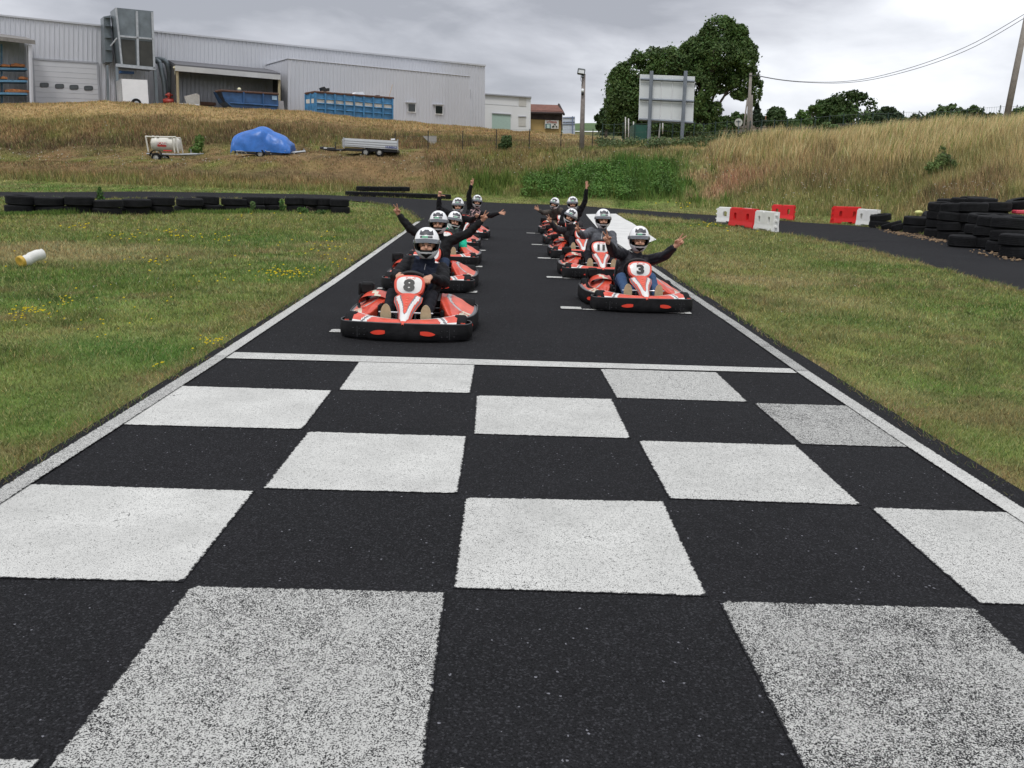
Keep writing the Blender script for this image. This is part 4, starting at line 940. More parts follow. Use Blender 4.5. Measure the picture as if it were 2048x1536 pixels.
    top0, top1, bt0, bt1 = q(690, 280, 0), q(793, 281.8, 0), q(690, 295, 0), q(793, 298.2, 0)
    b = MB(); D = np.array([0, 1.9, 0]); F = [top0, top1, bt1, bt0]
    b.add(F+[p+np.array([-.45, 1.9, 0]) for p in F], [(0, 1, 2, 3), (7, 6, 5, 4), (3, 2, 6, 7), (0, 3, 7, 4), (1, 5, 6, 2)]); bd = b.build('bed_sides', wb, T); bd.modifiers.new('t', 'SOLIDIFY').thickness = .04
    b = MB()
    for t in (.28, .56, .82):
        a = top0*(1-t)+bt0*t; c = top1*(1-t)+bt1*t; b.tube([a+np.array([-.0, -.02, 0]), c+np.array([0, -.02, 0])], .013, 4); e = a+np.array([-.45, 1.9, 0]); b.tube([a+np.array([-.03, 0, 0]), e+np.array([-.03, 0, 0])], .013, 4)
    for x in (689.5, 793): b.tube([q(x, 279, -.03), q(x+.3, 299, -.03)], .035, 4)
    b.build('side_ribs', mat('rib_grey', (.40, .42, .44), .4), bd)
    tp = q(782, 294.6, -.03); txt('HUMBAUR', .16, mat('blue_print', (.03, .05, .22), .5), bd, frame(tp, (1, 0, -.02), (0, 0, 1)), 'side_lettering', bold=.006)
    b = MB(); b.box(q(741, 300.5, .95), (100*s, 1.5, .14)); b.tube([q(694, 301, .95), q(660, 303, .95), q(638, 299.5, .95)], .07, 5); b.tube([q(668, 305, .95), q(667, 287, .95)], .03, 6); b.box(q(660, 300, .95), (.5, .2, .12)); b.tube([q(637, 299, .95), q(646, 297.5, .95)], .045, 6); b.build('chassis', DKM, T)
    b = MB(); b.box(q(655, 299, .95), (.6, .16, .08)); b.build('hitch', wb, T)
    for x in (731, 757.5):
        for d in (.1, 1.75): b = MB(); wheel(b, q(x, 305-.5, d), 7.8*s); b.build('wheel', [RUB, rim], T, auto=40)
    b = MB(); b.tube([q(778, 279, .5), q(786, 278.5, .5)], .04, 6); tag(b.build('strap_bundle', WHITE_, None, loc=g), 'small white bundle on the rim of the dropside trailer', 'bundle')
    # concrete slab behind the fence
    b = MB(); P = [at(x, y, 61.5) for x, y in ((845, 272), (873, 271.5), (873, 283), (870, 288), (862, 290), (857, 284))]; n = len(P); b.add(P+[p+np.array([0, .15, 0]) for p in P], [tuple(range(n)), tuple(range(2*n-1, n-1, -1))]+[(i, n+i, n+(i+1) % n, (i+1) % n) for i in range(n)])
    tag(b.build('broken_slab', mat('concrete', (.30, .29, .27), .9, var=.15, scale=3), None), 'grey broken panel leaning behind the low wire fence', 'slab')
trailers()

# ---------------------------------------------------------------- barriers, tyres, tube
def barrier_mesh(name, m):
    nx, nz = 44, 30; L, H = 1.0, .72
    def solid(i, j):
        x = (i+.5)/nx; z = (j+.5)/nz
        if z < .10 and .30 < x < .70: return False
        for cx in (.24, .76):
            if abs(x-cx) < .062 and abs(z-.56) < .17 and (abs(x-cx)/.062)**3+(abs(z-.56)/.17)**3 < 1: return False
        if z > .93 and (x < .05 or .42 < x < .5): return False
        return True
    th = lambda z: .5*(.25-.05*min(1, max(0, (z-.06)/.25)))
    b = MB(); V = {}
    def vid(i, j, s):
        k = (i, j, s)
        if k not in V: V[k] = len(b.v); z = j/nz; b.v.append(((i/nx-.5)*L, s*th(z)*(1 if 0 < j < nz else .9), z*H))
        return V[k]
    def f(*a): b.f.append(tuple(a)); b.m.append(0)
    for i in range(nx):
        for j in range(nz):
            if not solid(i, j): continue
            f(vid(i, j, -1), vid(i+1, j, -1), vid(i+1, j+1, -1), vid(i, j+1, -1)); f(vid(i, j, 1), vid(i, j+1, 1), vid(i+1, j+1, 1), vid(i+1, j, 1))
            for di, dj, e in ((-1, 0, ((i, j), (i, j+1))), (1, 0, ((i+1, j+1), (i+1, j))), (0, -1, ((i+1, j), (i, j))), (0, 1, ((i, j+1), (i+1, j+1)))):
                ii, jj = i+di, j+dj
                if not (0 <= ii < nx and 0 <= jj < nz and solid(ii, jj)): (a, c) = e; f(vid(*a, -1), vid(*a, 1), vid(*c, 1), vid(*c, -1))
    for sx in (-1, 1):
        for z in (.18, .40, .60): b.box((sx*(L/2+.02), 0, z), (.05, .07, .06))
    me = b.mesh(name, m, True); sharp(me, 35); return me
def barriers():
    mr = mat('barrier_red', (.72, .022, .025), .4, var=.08, scale=2.5); mw = mat('barrier_white', (.80, .80, .77), .45, var=.08, scale=2.5)
    MR, MW = barrier_mesh('barrier_body', mr), barrier_mesh('barrier_body_white', mw)
    lst = [('w', (1432, 446), (1502, 449), 30, 'white plastic barrier behind the red one, leftmost of the barriers'), ('r', (1461, 453), (1511, 459), 37, 'red plastic barrier with two hand holes between two white ones'),
           ('w', (1512, 460.5), (1551, 466), 38, 'white plastic barrier right of the red one at the track edge'), ('r', (1542, 440), (1588, 442), 29, 'red plastic barrier standing alone on the far grass edge'),
           ('r', (1662, 448), (1716, 449), 33, 'red plastic barrier left of the tyre pile'), ('w', (1722, 452), (1746, 456), 33, 'white plastic barrier seen almost end-on beside the tyre pile')]
    for c, a, b_, h, lb in lst:
        A, B_ = GR(*a), GR(*b_); mid = (A+B_)/2; d = B_-A; L = np.hypot(d[0], d[1]); rz = math.atan2(d[1], d[0])
        if lb.startswith('white plastic barrier seen'): L = 1.0; rz = math.radians(-62)
        o = link('plastic_barrier', MR if c == 'r' else MW); o.location = tuple(mid+np.array([0, 0, .03])); o.rotation_euler = (0, 0, rz); hh = h*mid[1]/FPX/.72
        o.scale = (L/1.05, 1.1, hh); tag(o, lb, 'barrier', 'red and white plastic barriers by the track')
barriers()
def tyre_mesh():
    b = MB(); R, w = .5, .27; h = w/2
    prof = [(.28, -h*.80), (.31, -h*.92), (.40, -h*1.0), (.46, -h*.93), (.487, -h*.78)]
    for k in range(5):
        z0 = -h*.72+k*h*1.44/5; z1 = z0+h*1.44/5; prof += [(.5, z0), (.5, z1-.014), (.486, z1-.010), (.486, z1-.002)]
    prof += [(.487, h*.78), (.46, h*.93), (.40, h*1.0), (.31, h*.92), (.28, h*.80), (.30, h*.6), (.36, 0), (.30, -h*.6), (.28, -h*.8)]
    b.lathe(prof, (0, 0, h), (0, 0, 1), 40); me = b.mesh('tyre', RUB, True); sharp(me, 30); return me
TY = tyre_mesh(); RT = random.Random(5)
def tyre(p, sc, label, group, tilt=0.0, az=0.0, thick=1.0):
    o = link('tyre', TY); o.location = tuple(p); o.scale = (sc, sc, sc*thick)
    o.rotation_euler = (Matrix.Rotation(az, 4, 'Z') @ Matrix.Rotation(tilt, 4, 'Y') @ Matrix.Rotation(RT.uniform(0, 6), 4, 'Z')).to_euler()
    return tag(o, label, 'tyre', group)
ORD = ['first', 'second', 'third', 'fourth', 'fifth', 'sixth', 'seventh', 'eighth', 'ninth', 'tenth', 'eleventh', 'twelfth', 'thirteenth', 'fourteenth', 'fifteenth', 'sixteenth', 'seventeenth', 'eighteenth', 'nineteenth', 'twentieth', 'twenty-first', 'twenty-second', 'twenty-third']
def tyres():
    g1 = 'black tyres stacked in pairs along the left lawn'
    row = [(27, 427.5, 54), (88, 428, 62), (148, 429, 56), (204, 430, 56), (261, 429, 57), (314, 428, 52), (369, 425, 52), (416, 424, 44), (462, 424.5, 50), (504, 424, 42), (540, 423, 40), (588, 424, 36), (612, 424, 40), (643, 424.5, 42), (677, 427, 38)]
    for i, (x, y, w) in enumerate(row):
        g = GR(x, y+1); sc = max(.60, min(1.0, w*.99*g[1]/FPX)); th = 1.04 if sc > .85 else 1.12/sc*.93
        for k in range(2):
            p = g+np.array([RT.uniform(-.07, .07)*(k+.3), sc*.4+RT.uniform(-.05, .05), k*.27*sc*th-.02])
            tyre(p, sc, ('upper' if k else 'lower')+' tyre of the '+ORD[i]+' pair from the left in the lawn row', g1, RT.uniform(-.05, .05) if k else 0, RT.uniform(0, 6), th)
    g2 = 'black tyres lining the far bend of the track'
    for i in range(11):
        x = 703+i*18.5; y = 392.5+.030*(x-692); g = GR(x, y); tyre(g+np.array([0, .3, 0]), .72, ORD[i]+' tyre from the left in the low row by the far bend', g2, 0, 0, 1.25)
    for i, x in enumerate((722, 741, 765, 783, 803)):
        g = GR(x, 392); tyre(g+np.array([0, .75, .23]), .72, ORD[i]+' tyre from the left lying higher behind the far row', g2, 0, 0, 1.2)
    g3 = 'big heap of black tyres at the right edge'
    S = [(1765, 458, 2, .84), (1792, 463, 1, .80), (1812, 467, 1, .8), (1841, 470, 2, .95), (1866, 462, 2, .9), (1884, 477, 4, .90), (1901, 468, 4, .92), (1913, 484, 4, .92), (1929, 474, 4, .97), (1946, 497.5, 1, 1.05),
         (1946, 486, 4, .95), (1966, 478, 4, 1.0), (1970, 492, 3, .95), (1990, 484, 4, .95), (1994, 500, 3, .95), (2015, 490, 3, .95), (2022, 508, 3, .95), (2042, 498, 3, .95), (2052, 520, 2, .92), (1935, 466, 3, .9), (1955, 470, 4, .95)]
    for i, (x, y, n, sc) in enumerate(S):
        g = GR(x, y-1); s2 = sc*.93
        for k in range(n):
            p = g+np.array([RT.uniform(-.08, .08)*(k > 0), s2*.42+RT.uniform(-.08, .08)*(k > 0), k*.345*s2])
            tl, az = (RT.uniform(-.09, .09), RT.uniform(0, 6)) if k else (0, 0)
            if i == 0 and k == 1: tl, az = -.16, 0
            if i == 1: tl, az = .35, 2.6; p = p+np.array([0, 0, .05])
            if i == 2: tl, az = .28, 2.2; p = p+np.array([0, 0, .05])
            if i == 4 and k == 1: tl, az = .5, -1.2
            lv = 'only tyre' if n == 1 else ('lowest tyre' if k == 0 else ('topmost tyre' if k == n-1 else ORD[k]+' tyre up'))
            tyre(p, s2, lv+' in the '+ORD[i]+' stack from the left of the heap', g3, tl, az, 1.27)
    g = GR(2030, 478); tyre(g+np.array([0.15, .1, .98]), 1.0, 'large tyre slanting on top of the heap at the picture edge', g3, -.22, 0.1, 1.1)
    # bits in the heap
    p = GR(2036, 484); b = MB(); b.box(p+np.array([0, -.1, .93]), (.7, .3, .12), bev=.03); tag(b.build('red_plastic', mat('plastic_red', (.55, .05, .08), .4), None), 'piece of red plastic wedged between the tyres at the right edge', 'plastic piece')
    p = GR(1843, 455); b = MB(); b.ball(p+np.array([0, .4, .56]), (.17, .12, .08), 10, 6); tag(b.build('yellow_bag', mat('bag_yellow', (.66, .66, .25), .5), None), 'pale yellow bag lying on the tyres', 'bag')
    b = MB(); p = GR(1861, 462); b.ball(p+np.array([0, -.1, .52]), (.06, .06, .05), 8, 6); tag(b.build('pale_pebble', WSTR, None), 'small pale lump on the tyre heap', 'stone')
    # stones along the heap
    b = MB(); RS = random.Random(9)
    for _ in range(420):
        t = RS.random(); x = 1775+t*(1905-1775) if RS.random() < .8 else 1975+RS.random()*60; y = 462+(x-1775)*.195+RS.uniform(-1.5, 2.8) if x < 1920 else 507+(x-1975)*.28+RS.uniform(-2, 2)
        g = GR(x, y); r = RS.uniform(.010, .032)*(1 if RS.random() < .85 else 1.5); b.ball(g+np.array([RS.gauss(0, .2), RS.gauss(0, .22), r*.4+.03]), (r*1.2, r, r*.7), 5, 4)
    tag(b.build('gravel', mat('gravel_ochre', (.25, .17, .10), .9, var=.3, scale=2), None), 'ochre gravel and leaves along the foot of the tyre heap', 'gravel', kind='stuff')
    # white tube lying on the lawn
    A, B_ = GR(43, 535), GR(86, 525); T = thing('drain_tube', 'short white plastic tube with a yellow end lying on the lawn', 'tube', A)
    B_ = at(86, 519, A[1]+.30); d = B_-A; d[2] = max(d[2], .03); L = np.linalg.norm(d); t = d/L; r = .080; P = [np.array([0, 0, r])+t*L*k for k in (-.02, .3, .6, 1.0)]
    P[1] += np.array([0, 0, -.01]); P[2] += np.array([0, 0, .012])
    b = MB(); b.tube(crom(P, 5), [r*(1+.05*math.sin(k*1.7)) for k in range(16)], 18, cap=False); o = b.build('tube_body', mat('tube_white', (.66, .66, .62), .5, var=.08, scale=6), T, True); o.modifiers.new('t', 'SOLIDIFY').thickness = .008
    b = MB(); b.lathe([(0, -.01), (r*.8, -.012), (r*1.08, -.02), (r*1.10, .035), (r*1.01, .04)], P[0], t, 18); b.build('yellow_end', mat('tube_yellow', (.58, .38, .06), .6, var=.2, scale=14), T, True)
tyres()
# ================================================================== karts (local: nose towards -Y)
HALF = [(0, -.85, .178), (.2, -.843, .178), (.36, -.815, .176), (.47, -.77, .170), (.56, -.715, .165), (.607, -.65, .162), (.628, -.565, .165), (.605, -.48, .166), (.545, -.425, .166),
        (.55, -.35, .168), (.60, -.24, .17), (.632, -.1, .172), (.645, .1, .175), (.64, .3, .18), (.62, .48, .19), (.52, .60, .19), (.35, .655, .19), (0, .67, .19)]
OUT = crom(HALF+[(-x, y, z) for x, y, z in HALF[-2:0:-1]], 5, True)
def outline_y(x):   # front edge y at |x|
    a = [p for p in crom(HALF[:5], 8)]; return float(np.interp(abs(x), [p[0] for p in a], [p[1] for p in a]))
def side_x(y):
    a = crom(HALF[8:16], 8); return float(np.interp(y, [p[1] for p in a], [p[0] for p in a]))
def nrm2(P, i):
    a = P[(i+1) % len(P)]-P[i-1]; n = np.array([a[1], -a[0], 0]); return n/np.linalg.norm(n)
def make_kart():
    K = thing('go_kart', 'x', 'go-kart'); ch = []
    def add(o): ch.append(o); return o
    # wrap-around bumper: lofted wall
    b = MB(); n = len(OUT); vs = []; fs = []
    prof = [(-.012, .018), (.004, .035), (.007, .10), (0, 1.0), (-.016, 1.0), (-.022, .06)]
    for i, p in enumerate(OUT):
        nn = nrm2(OUT, i)
        for off, h in prof:
            z = p[2] if h == 1.0 else h
            vs.append(np.array([p[0], p[1], 0])+nn*off+np.array([0, 0, z]))
    k = len(prof)
    for i in range(n):
        j = (i+1) % n
        for q in range(k): r = (q+1) % k; fs.append((i*k+q, j*k+q, j*k+r, i*k+r))
    b.add(vs, fs); bump = add(b.build('bumper', BLK, K, auto=50))
    b = MB(); b.tube([np.array([p[0], p[1], p[2]+.002])-nrm2(OUT, i)*.008 for i, p in enumerate(OUT)], .0065, 6, closed=True)
    b.build('bumper_rim', mat('rim_grey', (.07, .07, .072), .5, var=.3, scale=12), bump, True)
    # panel joints and rivets
    b = MB()
    for i in range(n):
        p = OUT[i]; nn = nrm2(OUT, i)
        if i in (13, 14, n-13, n-14): 
            if i in (13, n-13): b.box((p[0]+nn[0]*.005, p[1]+nn[1]*.005, .085), (.006, .006, .10))
        if i in (10, 12, 15, n-10, n-12, n-15, 36, n-36):
            for z in (.06, .115): b.ball(np.array([p[0], p[1], z])+nn*.006, .006, 6, 4)
    b.build('rivets', DKM, bump)
    # red reflector inserts along front and sides
    for sx in (-1, 1):
        for (i0, i1, flip) in ((4, 8, 0), (47, 51, 1)):
            b = MB(); L = i1-i0
            def S(u, v, i0=i0, L=L, sx=sx):
                t = i0+u*L; i = int(t); f = t-i; p = OUT[i]*(1-f)+OUT[min(i+1, n-1)]*f; nn = nrm2(OUT, i)
                w = math.sin(math.pi*min(1, u*.86+.16))**.6*.022
                z = .098-.012*u+(v-.5)*2*w; q = np.array([p[0], p[1], 0])+nn*.0125
                return (sx*q[0], q[1], z)
            b.grid(S, 8, 2); add(b.build('reflector', mat('reflector_red', (.80, .06, .03), .35, var=.1, coat=.4), K, True))
    # front panel
    b = MB()
    def S(u, v):
        x = (u-.5)*.98; a = abs(x)/.49; y0 = outline_y(x)+.018
        return (x, y0+v*(.125+.085*a*a), .182-.008*a+v*(.018+.045*a*a)+.010*math.sin(math.pi*v))
    def mf(u, v):
        x = abs((u-.5)*.98); d = x-.20*(1-v)*.35
        if .315 < d < .338: return 2
        if .285 < d <= .315: return 1
        if d >= .338: return 1 if v < .16 or d < .352 or v > .9 else 0
        if v < .08: return 2
        return 0 if (v < .86 or d < .07) else 1
    b.grid(S, 80, 14, mf=mf); add(b.build('front_panel', [RED_, WHT, GRY], K, True))
    # side pods
    pods = {}
    for sx in (-1, 1):
        b = MB()
        def S(u, v, sx=sx):
            y = -.50+u*1.10; xo = side_x(min(max(y, -.42), .6))-.016
            if y < -.42: xo = .53
            xi = float(np.interp(y, [-.5, -.3, 0, .3, .6], [.45, .36, .27, .26, .30]))
            pk = float(np.interp(y, [-.5, -.35, -.1, .1, .25, .45, .6], [.175, .20, .27, .325, .335, .30, .26]))
            zo = .172 if y < 0 else .172+.02*y
            if v < .8:
                t = v/.8; x = xo+(xi-xo)*t; z = zo+(pk-zo)*(math.sin(math.pi/2*t)**1.25)+.006*math.sin(6*math.pi*t)*t
            else:
                t = (v-.8)/.2; x = xi-.012*t; z = pk-t*(pk-.09)
            return (sx*x, y, z)
        def mf(u, v):
            if v > .8: return 3
            t = v/.8
            if t < .07: return 2
            if u < .34 and t < .42-.5*abs(u-.18) : return 1
            c = .36+.42*math.sin(math.pi*min(1, max(0, (u-.28)/.62)))
            if u > .3 and abs(t-c) < .045: return 4
            if u > .3 and .045 <= abs(t-c) < .062: return 2
            return 0 if t > c-.1 or u < .34 else 5
        b.grid(S, 56, 34, mf=mf)
        pods[sx] = add(b.build('side_pod', [RED_, CREAM, GRY, RED_, LGRY, REDW], K, True))
        T = Matrix.Translation((sx*.52, -.22, .205)) @ Matrix.Rotation(sx*.45, 4, 'Y')
        txt('GT5', .07, RED_, pods[sx], T, 'logo_lettering', shear=.3, xs=1.0)
    # dark corner boxes behind the lobes with the red mark
    for sx in (-1, 1):
        b = MB(); b.box((sx*.495, -.60, .095), (.10, .15, .09), 0, bev=.02)
        o = add(b.build('corner_guard', BLK, K, auto=40))
        b = MB(); b.box((sx*.565, -.69, .135), (.010, .012, .075), 0); b.box((sx*.548, -.693, .176), (.042, .010, .009), 0)
        b.build('corner_mark', RED_, o)
    # nose fairing
    b = MB()
    def cen(t): return float(np.interp(t, [0, .25, .5, 1], [-.835, -.72, -.60, -.415])), float(np.interp(t, [0, .25, .5, 1], [.165, .235, .295, .40]))
    def S(u, v):
        y, z = cen(v); w = float(np.interp(v, [0, .04, .12, .4, .62, .82, 1], [.014, .040, .055, .072, .100, .134, .138]))
        s = (u-.5)*2; return (s*w, y-.030*(1-s*s)-.0, z-.0+.012*(1-s*s)-abs(s)**3*.035)
    def mf(u, v):
        s = abs(u-.5)*2
        if v < .08: return 0
        if .84 < s < .93 and v > .15: return 2
        lo = float(np.interp(v, [0, .26, .34, .6, 1], [0, 0, .26, .40, .62])); hi = float(np.interp(v, [0, .12, .2, .6, 1], [.0, .5, .70, .70, .86]))
        if v < .96 and lo <= s <= hi: return 1
        if lo-.09 < s < lo and v < .96: return 2
        return 0
    b.grid(S, 40, 44, mf=mf)
    nose = add(b.build('nose_fairing', [RED_, WHT, GRY], K, True))
    b = MB()
    for v in (.45, .55, .65, .75, .84):
        p = np.array(S(.5, v)); b.ball(p+[0, -.002, .0], (.017, .006, .005), 8, 5)
    b.build('fairing_ribs', mat('rib_pink', (.78, .22, .13), .4, var=.1), nose, True)
    # number panel
    pc = np.array([0, -.372, .478]); ax_u = np.array([1.0, 0, 0]); ax_v = np.array([0, .50, .866]); ax_n = np.cross(ax_u, ax_v)
    def sh(u, v, k=1.0, dz=0):   # u angle 0..1, v radius 0..1
        a = 2*math.pi*u; c, s = math.cos(a), math.sin(a)
        r = 1/((abs(c)**3+abs(s)**3)**(1/3)); x = r*c; y = r*s
        x *= (.146+.010*y)*k; y *= .108*k
        return pc+ax_u*x*v+ax_v*y*v+ax_n*(.022*(1-v*v)+dz)
    b = MB(); b.grid(lambda u, v: sh(u, v), 40, 12, mf=lambda u, v: 1 if v < .80 else 0)
    b.grid(lambda u, v: sh(u, 1)-ax_n*.05*v, 40, 2, 0)
    npn = add(b.build('number_panel', [RED_, WHT], K, True))
    txt('Sodi', .045, RED_, npn, frame(pc+ax_v*.066+ax_n*.0145, ax_u, ax_v), 'script_lettering', shear=.35, xs=1.3)
    # steering wheel
    wc = np.array([0, -.145, .475]); wu = np.array([0, -.55, .835]); wr = np.array([1.0, 0, 0]); wn = np.cross(wr, wu)
    b = MB(); b.tube([wc+.15*(math.cos(t)*wr+math.sin(t)*wu*.92) for t in np.linspace(0, 2*math.pi, 32, endpoint=False)], .0165, 8, closed=True)
    for a in (90, 210, 330):
        t = math.radians(a); b.cap(wc, wc+.14*(math.cos(t)*wr+math.sin(t)*wu*.92), .014, .010, 6)
    sw = add(b.build('steering_wheel', FOAM, K, True))
    b = MB(); b.tube([wc, (0, -.42, .12)], .012, 8); b.ball(wc, (.035, .035, .02), 12, 6); b.build('steering_column', STEEL, sw, True)
    # floor, frame, pedals, seat
    b = MB(); b.prism([(-.33, -.72), (.33, -.72), (.36, -.2), (.26, .1), (-.26, .1), (-.36, -.2)], .035, .042)
    add(b.build('floor_tray', DKM, K))
    b = MB()
    for sx in (-1, 1):
        b.tube(crom([(sx*.12, -.78, .06), (sx*.3, -.7, .06), (sx*.36, -.4, .06), (sx*.28, .1, .06), (sx*.24, .6, .06)], 5), .014, 8)
        b.tube([(sx*.3, -.55, .09), (sx*.5, -.56, .10)], .012, 6)
        b.tube([(sx*.33, -.3, .05), (sx*.58, -.25, .12)], .012, 6); b.tube([(sx*.3, .2, .05), (sx*.58, .25, .14)], .012, 6)
    b.tube([(-.6, .42, .135), (.6, .42, .135)], .018, 8); b.tube([(-.24, .6, .06), (.24, .6, .06)], .014, 8)
    add(b.build('frame_tubes', DKM, K, True))
    for sx in (-1, 1):
        b = MB(); b.box((sx*.165, -.625, .25), (.19, .012, .014), 0, bev=.004)
        pd = add(b.build('pedal', mat('pedal_chrome', (.75, .75, .77), .25, .6, var=.05), K, auto=40)); b = MB(); b.tube([(sx*.09, -.622, .24), (sx*.09, -.655, .06)], .008, 6); b.build('pedal_arm', DKM, pd)
    b = MB()
    def S(u, v):
        s = (u-.5)*2; t = v
        y = float(np.interp(t, [0, .3, .5, .75, 1], [-.02, .18, .34, .44, .50])); z = float(np.interp(t, [0, .3, .5, .75, 1], [.13, .075, .12, .32, .50]))
        w = float(np.interp(t, [0, .3, .6, 1], [.17, .19, .20, .15]))
        return (s*w, y-.10*abs(s)**3*min(1, t*2)*(t > .2), z+.13*abs(s)**3*(1-t*.7))
    b.grid(S, 16, 20); o = add(b.build('seat', FOAM, K, True))
    md = o.modifiers.new('shell', 'SOLIDIFY'); md.thickness = .012
    # wheels
    for sx in (-1, 1):
        for y, r, w, xx in ((-.565, .118, .12, .515), (.42, .135, .19, .50)):
            b = MB(); h = w/2
            b.lathe([(r*.5, -h*.9), (r*.86, -h), (r*.97, -h*.8), (r, -h*.5), (r, h*.5), (r*.97, h*.8), (r*.86, h), (r*.5, h*.9)], (sx*xx, y, r+.002), (1, 0, 0), 24)
            t = add(b.build('wheel', RUB, K, True)); b = MB()
            b.lathe([(0, h*.5), (r*.3, h*.45), (r*.5, h*.85), (r*.5, -h*.85), (r*.3, -h*.45), (0, -h*.5)], (sx*xx, y, r+.002), (1, 0, 0), 16)
            b.build('rim', DKM, t, True)
    # engine on the kart's right (-X) with black air box and red cover
    b = MB(); b.box((-.40, .26, .17), (.20, .24, .20), 0, bev=.02)
    for k in range(6): b.box((-.40, .15, .12+k*.025), (.19, .03, .008), 0)
    b.lathe([(0, 0), (.05, 0), (.05, .03), (0, .03)], (-.40, .13, .16), (0, -1, 0), 12)
    eng = add(b.build('engine', DKM, K, auto=40))
    b = MB()
    def S(u, v):
        a = math.pi*v; x = -.40+.155*math.cos(a)*(1-.18*u); z = .24+.115*math.sin(a)**.7*(.72+.28*math.sin(math.pi*u*.8))
        return (x, -.05+u*.30, z)
    b.grid(S, 14, 14, mf=lambda u, v: 1 if abs(v-.42-.25*u) < .06 else 0)
    b.build('engine_cover', [RED_, CREAM], eng, True)
    b = MB(); b.box((-.50, .16, .375), (.135, .10, .115), 0, bev=.02); b.box((-.575, .155, .36), (.03, .06, .13), 0, bev=.01)
    b.tube(crom([(-.56, .15, .31), (-.58, .10, .25), (-.56, .0, .20), (-.52, -.12, .19)], 5), .017, 8)
    b.tube([(-.53, .17, .33), (-.50, .22, .22)], .02, 8)
    b.build('air_box', BLK, eng, auto=40)
    b = MB(); b.tube(crom([(-.33, -.05, .22), (-.26, -.2, .25), (-.3, -.33, .17), (-.38, -.4, .13)], 6), .007, 6); b.tube(crom([(-.3, 0, .26), (-.2, -.1, .33), (-.16, -.2, .30)], 6), .006, 6)
    b.build('hoses', RUB, eng, True)
    b = MB(); b.box((.40, .27, .17), (.16, .26, .14), 0, bev=.03); add(b.build('fuel_tank', BLK, K, auto=40))
    b = MB(); b.box((-.31, -.12, .19), (.04, .26, .14), 0, bev=.01); b.box((.31, -.12, .17), (.04, .26, .10), 0, bev=.01); add(b.build('side_guard', BLK, K, auto=40))
    ALLCH[K.name] = ch
    return K, pc, ax_u, ax_v, ax_n
def tree_copy(o, parent=None):
    c = o.copy(); COL.objects.link(c); c.parent = parent
    for k in PROTO_CH[o.name]: tree_copy(k, c)
    return c
KART0, _pc, _pu, _pv, _pn = make_kart()
PROTO_CH = {}
for o in list(bpy.data.objects): PROTO_CH[o.name] = [k for k in bpy.data.objects if k.parent is o]
KARTS = {}
GK = 'go-karts lined up in two columns on the starting grid'
KS = [('L1', -1.225, 7.97, -1.5, '8', 'red and black go-kart number 8, nearest of the left column'),
      ('L2', -1.30, 11.5, -1, '', 'red go-kart directly behind kart number 8, its driver raising both arms'),
      ('L3', -1.33, 14.95, -1, '', 'third go-kart of the left column, driven by the person with green sleeves'),
      ('L4', -1.42, 18.35, -1, '', 'fourth go-kart of the left column, driver with one raised fist'),
      ('L5', -1.25, 21.75, -1, '', 'last go-kart of the left column, driver in flowery pink top'),
      ('R1', 1.425, 10.28, 3.5, '3', 'red and black go-kart number 3, nearest of the right column'),
      ('R2', 1.29, 13.65, 0, '11', 'go-kart number 11 behind kart 3, driver in a grey hoodie'),
      ('R3', 1.30, 17.05, 0, '9', 'go-kart number 9 in the middle of the right column'),
      ('R4', 1.36, 20.55, 0, '', 'fourth go-kart of the right column, driver with one arm straight up'),
      ('R5', 1.42, 24.55, 0, '', 'farthest go-kart of the right column, driver leaning out')]
for i, (k, x, yf, th, num, lab) in enumerate(KS):
    o = KART0 if i == 0 else tree_copy(KART0)
    a = math.radians(th); c = np.array([x, yf, 0])-.85*np.array([math.sin(a), -math.cos(a), 0])
    o.location = tuple(c); o.rotation_euler = (0, 0, a); tag(o, lab, 'go-kart', GK); KARTS[k] = (o, c, a)
for k, _, _, _, num, _ in KS:
    if num:
        o = KARTS[k][0]; pn = [c for c in bpy.data.objects if c.parent is o and c.name.startswith('number_panel')][0]
        txt(num, .155 if len(num) < 2 else .125, INK, pn, frame(_pc-_pv*.012+_pn*.0235, _pu, _pv), 'race_number', bold=.009, xs=1.3)
def kart_world(k, p):
    o, c, a = KARTS[k]; x, y, z = p; return np.array([c[0]+x*math.cos(a)-y*math.sin(a), c[1]+x*math.sin(a)+y*math.cos(a), c[2]+z])
# ================================================================== drivers
SKIN = mat('skin', (.56, .30, .20), .5, var=.08, scale=14, spec=.35)
SKIND = mat('eyes_brows', (.035, .02, .015), .5, var=.1)
LIPS = mat('lips', (.42, .13, .10), .5, var=.1)
SHELL = mat('helmet_white', (.90, .905, .91), .22, var=.02, scale=4, coat=.6)
HBLK = mat('helmet_liner', (.010, .010, .011), .8, var=.2)
VIS = mat('visor_grey', (.14, .15, .17), .15, var=.1, scale=3, coat=.6)
EMB = mat('emblem_grey', (.055, .055, .065), .45, var=.2, scale=14)
EMG = mat('emblem_green', (.12, .40, .24), .45, var=.15, scale=20)
def hpt(az, z, off=0.0):
    """helmet surface: azimuth from the front in radians, height z"""
    H = .168; s = max(-.999, min(.999, z/H)); c = math.sqrt(1-s*s)
    if z < 0: c = (1-abs(s)**2.6)**.5
    front = max(0, math.cos(az))
    rx, ry = .133, .150
    if z < 0: ry += .022*front*min(1, -z/.08); rx -= .020*min(1, max(0, -z-.02)/.12)
    rx += off; ry += off
    cc = c**.86
    return np.array([rx*cc*math.sin(az), -ry*cc*math.cos(az)+.004, z*(1+off/H)])
def poly_contains(P, x, y):
    c = False; j = len(P)-1
    for i in range(len(P)):
        if (P[i][1] > y) != (P[j][1] > y) and x < (P[j][0]-P[i][0])*(y-P[i][1])/(P[j][1]-P[i][1])+P[i][0]: c = not c
        j = i
    return c
